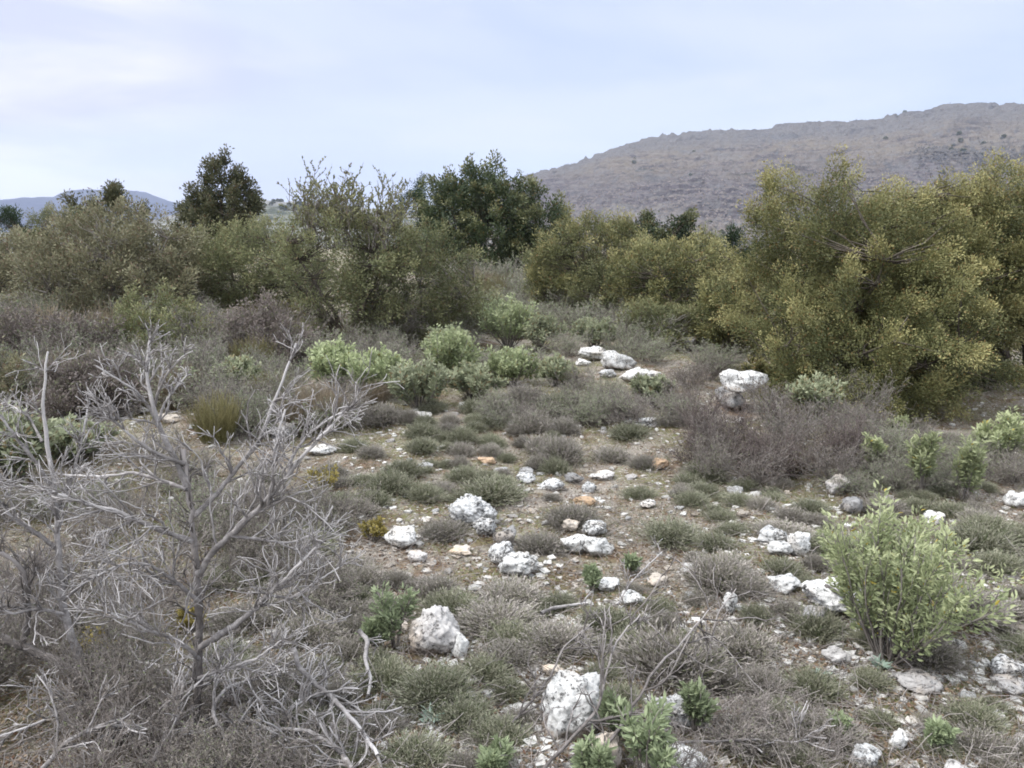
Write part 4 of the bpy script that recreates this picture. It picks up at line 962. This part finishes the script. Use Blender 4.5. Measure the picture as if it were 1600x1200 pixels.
dead_branch([(60,1210),(100,1160),(160,1130),(220,1140),(280,1130)],[20,50,60,40,20],'low dead bough crossing the bottom left corner',.008,.003,20,.26)
dead_branch([(470,1215),(460,1160),(450,1110),(480,1090),(530,1080)],[0,25,50,45,30],'upright dead bough at the bottom edge under the hooked branch',.008,.003,18,.2)
dead_branch([(560,1215),(530,1170),(480,1140),(420,1140),(380,1120)],[0,20,40,40,30],'grey dead bough lying along the bottom edge below the hooked branch',.009,.004,18,.22)
dead_branch([(845,958),(865,950),(890,946),(918,942)],[12,10,8,4],'pale forked stick lying on the ground above the big dry cushion',.009,.005,2,.10,k2=1,k3=0)
dead_branch([(840,1215),(880,1165),(935,1110),(945,1060),(960,1005),(1000,960)],[20,40,70,95,110,120],'thin dark dead branch curving up across the big white rock',.006,.0022,12,.24,'deadwood_dark')
dead_branch([(800,1130),(835,1090),(865,1050),(880,1010),(930,970)],[15,25,45,60,70],'thin dark dead branch leaning left of the big white rock',.005,.002,9,.22,'deadwood_dark')
dead_branch([(900,1215),(960,1150),(1000,1090),(1010,1060),(1060,1010),(1110,950)],[20,50,80,95,105,110],'long grey dead branch rising from the sprigs over the dry cushion',.006,.002,13,.26,'deadwood_dark')
dead_branch([(965,945),(985,910),(1010,885),(1035,862)],[10,25,35,45],'dry twig leaning over the ragged white stone',.004,.0018,5,.12,k3=0)
dead_branch([(1060,1160),(1110,1158),(1180,1155),(1240,1160),(1285,1150)],[22,26,26,22,16],'long thin pale twig lying across the cushion low on the right',.004,.002,6,.16,k3=0)
dead_branch([(1090,1075),(1110,1010),(1120,960),(1150,920)],[20,45,60,70],'thin upright dead twig in the big dry cushion',.004,.0018,7,.18,'deadwood_dark')
dead_branch([(1385,698),(1410,692),(1440,690)],[12,14,10],'curved pale twig before the euphorbia stems',.006,.003,3,.2,k2=2,k3=0)
dead_branch([(1290,915),(1325,935),(1360,960),(1395,985)],[40,40,30,15],'dark dead branch lying on the largest white rock under the spurge',.009,.006,4,.12,'deadwood_dark',k2=2,k3=0)

# ------------------------------------------------------------------ loose cover: dry grass, litter, gravel (nobody could count these)
def scatter_px(n, y0, y1, x0=-150, x1=1750, pw=1.0):
    py = y0+(y1-y0)*rng.uniform(0, 1, n)**pw; px = rng.uniform(x0, x1, n)
    a = (px-W0/2)/F; b = (H0/2-py)/F; dx, dy, dz = a, cp+b*sp, -sp+b*cp
    z = np.zeros(n)
    for _ in range(6):
        t = (z-ZC)/np.minimum(dz, -.02); x = dx*t; y = dy*t; z = .5*z+.5*hgt(x, y)
    return np.stack([x, y, hgt(x, y)], 1)
P = scatter_px(130000, 560, 1330, pw=1.0); k = fbm(P[:, 0]/.7, P[:, 1]/.7, 3, 61)+.35*rng.normal(size=len(P))*.5; P = P[k > -.12]
nb = len(P); dd = np.linalg.norm(P-CAM, axis=1)
D = np.stack([rng.normal(size=nb)*.7, rng.normal(size=nb)*.7, rng.uniform(.2, 1.0, nb)], 1)
L = rng.uniform(.018, .06, nb)*np.clip(dd/4, .8, 1.8)
mb = MB(); w_ = walk(P, D, L, 2, .25, -.12); tubes(mb, w_, .0011*np.clip(dd/4, .9, 3), .0004, 3)
tag(mb.build('dry_grass', M['straw']), 'short dry grass and moss blades over the stony ground', 'grass', None, 'stuff')
P = scatter_px(60000, 600, 1330); nb = len(P); D = rnd(nb); D[:, 2] = np.abs(D[:, 2])*.25
mb = MB(); leaves(mb, P+np.array([0, 0, .004]), D, rng.uniform(.010, .026, nb), rng.uniform(.006, .012, nb), rng.uniform(0, 1, nb), rng.uniform(0, 1, nb))
tag(mb.build('leaf_litter', M['litter'], None, False), 'brown dead leaves littering the soil', 'leaf litter', None, 'stuff')
P = scatter_px(16000, 600, 1330); nb = len(P); D = rnd(nb); D[:, 2] *= .15
mb = MB(); tubes(mb, walk(P+np.array([0, 0, .008]), D, rng.uniform(.05, .18, nb), 4, .2, .0), .0018, .001, 3)
tag(mb.build('twig_litter', M['twig_grey'], None), 'dead grey twigs strewn over the soil', 'twigs', None, 'stuff')
P = scatter_px(9000, 610, 1330); k = fbm(P[:, 0]/.8, P[:, 1]/.8, 3, 99)+rng.normal(size=len(P))*.2; P = P[k > -.05]; P = np.concatenate([P, scatter_px(2900, 630, 1250, 480, 1650)]); nb = len(P)
s = .004+.019*rng.uniform(0, 1, nb)**2.0
# gravel chips as squashed eight-cornered lumps
cube = np.array([[x, y, z] for z in (-1, 1) for x, y in ((-1, -1), (1, -1), (1, 1), (-1, 1))], float)
cf = np.array([[0, 3, 2, 1], [4, 5, 6, 7], [0, 1, 5, 4], [1, 2, 6, 5], [2, 3, 7, 6], [3, 0, 4, 7]])
vv = cube[None]*(s[:, None, None]*rng.uniform(.6, 1.2, (nb, 8, 1)))*np.array([1, .8, .5]) ; an = rng.uniform(0, 6.28, nb)
ca, sa = np.cos(an)[:, None], np.sin(an)[:, None]
vv = np.stack([vv[..., 0]*ca-vv[..., 1]*sa, vv[..., 0]*sa+vv[..., 1]*ca, vv[..., 2]], -1) + P[:, None]
mb = MB(); mb.add(vv.reshape(-1, 3), (np.arange(nb)[:, None, None]*8+cf[None]).reshape(-1, 4), 0, 0)
tag(mb.build('gravel', M['stone_white'], None, False), 'pale gravel chips scattered on the soil', 'gravel', None, 'stuff')

# ------------------------------------------------------------------ far trees and hillside scrub
tm = []
for q in range(3):
    mb = MB(); L_ = lobes_for(1, 1, 1, 6, .1, 40+q, 0); P, Q, _ = shell(L_, 90, zmin=.05); plumes(mb, P, Q+np.array([0, 0, .3]), .16, 10, .16, .10, .5); tm.append(mb.mesh('crown', M['oak'], False))
for q in range(54):
    a = rng.uniform(850, 1590); vv_ = rng.uniform(.12, .97)
    if q == 0: a, vv_ = 1412, .995
    elif q == 1: a, vv_ = 1403, .99
    elif q < 16: a, vv_ = rng.uniform(1440, 1600), rng.uniform(.62, .74)
    elif q < 34: a, vv_ = rng.uniform(1105, 1175), rng.uniform(.05, .2)
    p = surf_hill(a, vv_); s = rng.uniform(3, 6)
    o = link(bpy.data.objects.new('hillside_tree', tm[q % 3])); o.location = tuple(p-np.array([0, 0, .4])); o.scale = (s*1.2, s*1.2, s); o.rotation_euler = (0, 0, rng.uniform(0, 6.28))
    tag(o, 'small dark evergreen dotted on the far limestone hillside', 'tree', 'evergreens dotted on the far limestone hill')
for q in range(45):
    p = surf_mid(rng.uniform(395, 510), rng.uniform(.45, 1.0)); s = rng.uniform(4, 8)
    o = link(bpy.data.objects.new('hillside_tree', tm[q % 3])); o.location = tuple(p-np.array([0, 0, .4])); o.scale = (s*1.3, s*1.3, s)
    tag(o, 'small dark tree on the wooded hill seen between the oak and the sparse tree', 'tree', 'trees on the wooded hill')
# leafless scrub covering the hill
nb = 30000; aa = rng.uniform(780, 1660, nb); v2 = rng.uniform(.02, .985, nb); aa[:2600] = rng.uniform(1435, 1660, 2600); v2[:2600] = .66+.0*aa[:2600]+rng.normal(size=2600)*.035; aa[2600:3400] = rng.uniform(850, 1130, 800); v2[2600:3400] = rng.normal(size=800)*.03+.22; PP = np.stack([surf_hill(a, b) for a, b in zip(aa, v2)])
PP += rnd(nb)*np.array([3, 3, 0]); s = rng.uniform(.6, 2.1, nb)*np.where(v2 > .6, .7, 1.0); s[:2600] = rng.uniform(1.2, 2.6, 2600)
mb = MB(); oc = norm(np.array([[1, 0, .1], [0, 1, .1], [-1, 0, .1], [0, -1, .1], [.3, .1, 1.0], [-.2, .2, .9], [-.1, -.3, 1.0], [.2, -.1, .95]]))
cf2 = np.array([[0, 1, 5, 4], [1, 2, 6, 5], [2, 3, 7, 6], [3, 0, 4, 7], [4, 5, 6, 7]])
vv = oc[None]*s[:, None, None]*rng.uniform(.7, 1.2, (nb, 8, 1)) + PP[:, None]
mb.add(vv.reshape(-1, 3), (np.arange(nb)[:, None, None]*8+cf2[None]).reshape(-1, 4), np.repeat(np.where(np.arange(nb) < 2600, .0, rng.uniform(.2, 1, nb)), 8), 0)
M['hill_bush'] = foliage('hill_bush', (.070,.062,.054), (.150,.124,.112), (.15,.12,.11), 0, 0)
tag(mb.build('hillside_scrub', M['hill_bush'], None, False), 'leafless scrub covering the far limestone hillside', 'scrub', None, 'stuff')

# ------------------------------------------------------------------ haze, light, sky
HAZE = .00011
m, nt, out = mat('haze_air'); pv = N(nt, 'ShaderNodeVolumePrincipled'); pv.inputs['Density'].default_value = HAZE
pv.inputs['Color'].default_value = (.62, .72, 1.0, 1); pv.inputs['Anisotropy'].default_value = 0.0
nt.links.new(pv.outputs[0], out.inputs['Volume'])
zmin = -45.0; zmax = 420.0; e = 6500.0
mb = MB(); mb.add(np.array([[x, y, z] for z in (zmin, zmax) for x, y in ((-e, -e), (e, -e), (e, e), (-e, e))], float), cf, 0, 0)
tag(mb.build('haze', m, None, False), 'thin bluish air haze', 'haze', None, 'stuff')

SUN_EL, SUN_AZ = R(48), R(-55)     # high, to the left and a little behind
sd = bpy.data.lights.new('sun', 'SUN'); sd.energy = 1.5; sd.angle = R(12); sd.color = (1.0, .965, .92)
so = link(bpy.data.objects.new('sun', sd))
dirv = Vector((math.sin(SUN_AZ)*math.cos(SUN_EL), math.cos(SUN_AZ)*math.cos(SUN_EL)*-.3, math.sin(SUN_EL))).normalized()
so.rotation_euler = dirv.to_track_quat('Z', 'Y').to_euler()

w = bpy.data.worlds.new('World'); sc.world = w; w.use_nodes = True; nt = w.node_tree; nt.nodes.clear()
out = nt.nodes.new('ShaderNodeOutputWorld'); bg = nt.nodes.new('ShaderNodeBackground'); bg.inputs['Strength'].default_value = 0.1
sky = nt.nodes.new('ShaderNodeTexSky'); sky.sky_type = 'NISHITA'; sky.sun_disc = False; sky.sun_elevation = math.asin(dirv.z); sky.sun_rotation = math.atan2(dirv.x, dirv.y)
tc = N(nt, 'ShaderNodeTexCoord').outputs['Generated']
mp = N(nt, 'ShaderNodeMapping'); mp.inputs['Scale'].default_value = (1, 1, 4.5); mp.inputs['Rotation'].default_value = (0, R(8), 0); nt.links.new(tc, mp.inputs['Vector'])
n1 = noise(nt, 1.3, 5, .5, mp.outputs[0], .4); n2 = noise(nt, 3.2, 5, .5, mp.outputs[0], .3)
sx = N(nt, 'ShaderNodeSeparateXYZ'); nt.links.new(tc, sx.inputs[0])
c = mixc(nt, ramp(nt, sx.outputs['X'], .15, -.62), (2.3,2.72,3.75), (3.0,2.95,3.85))          # blue to the right, lavender to the left
c = mixc(nt, math_(nt, 'MULTIPLY', ramp(nt, sx.outputs['Z'], .10, .40), .8), c, (3.0,3.3,3.95))      # paler overhead
c = mixc(nt, ramp(nt, n1, .46, .68), c, (3.1,3.35,3.95))
c = mixc(nt, math_(nt, 'MULTIPLY', ramp(nt, n2, .55, .72), .5), c, (3.5,3.6,4.0))
c = mixc(nt, math_(nt, 'MULTIPLY', ramp(nt, sx.outputs['Z'], .055, .015), .55), c, (3.2,3.45,3.95))   # pale strip over the horizon
dv = N(nt, 'ShaderNodeVectorMath', operation='DOT_PRODUCT'); nt.links.new(tc, dv.inputs[0]); q_ = norm(ray(-40, 120)); dv.inputs[1].default_value = tuple(q_)
c = mixc(nt, math_(nt, 'MULTIPLY', ramp(nt, dv.outputs['Value'], .965, .995), ramp(nt, n2, .38, .62)), c, (4.15,4.05,4.2))    # brighter cloud low on the left
c = mixc(nt, ramp(nt, sx.outputs['Z'], .30, .80), c, (12.0,12.6,13.2))       # thin bright cloud at the zenith
c = mixc(nt, ramp(nt, sx.outputs['Y'], -.1, -.7), c, (9.4,9.7,10.1))
c = mixc(nt, .06, c, sky.outputs[0])
nt.links.new(c, bg.inputs['Color']); nt.links.new(bg.outputs[0], out.inputs['Surface'])

cd = bpy.data.cameras.new('camera'); cam = link(bpy.data.objects.new('camera', cd)); cam.location = tuple(CAM); cam.rotation_euler = (R(90)-PITCH, 0, 0)
cd.sensor_fit = 'HORIZONTAL'; cd.angle = 2*math.atan(W0/2/F); cd.clip_start = .05; cd.clip_end = 40000
sc.camera = cam
sc.view_settings.view_transform = 'Standard'; sc.view_settings.look = 'None'; sc.view_settings.exposure = 1.32; sc.view_settings.gamma = 1
cy = sc.cycles; cy.max_bounces = 5; cy.diffuse_bounces = 3; cy.glossy_bounces = 1; cy.transmission_bounces = 3; cy.volume_bounces = 0; cy.transparent_max_bounces = 4
cy.use_denoising = True; cy.filter_width = 1.8
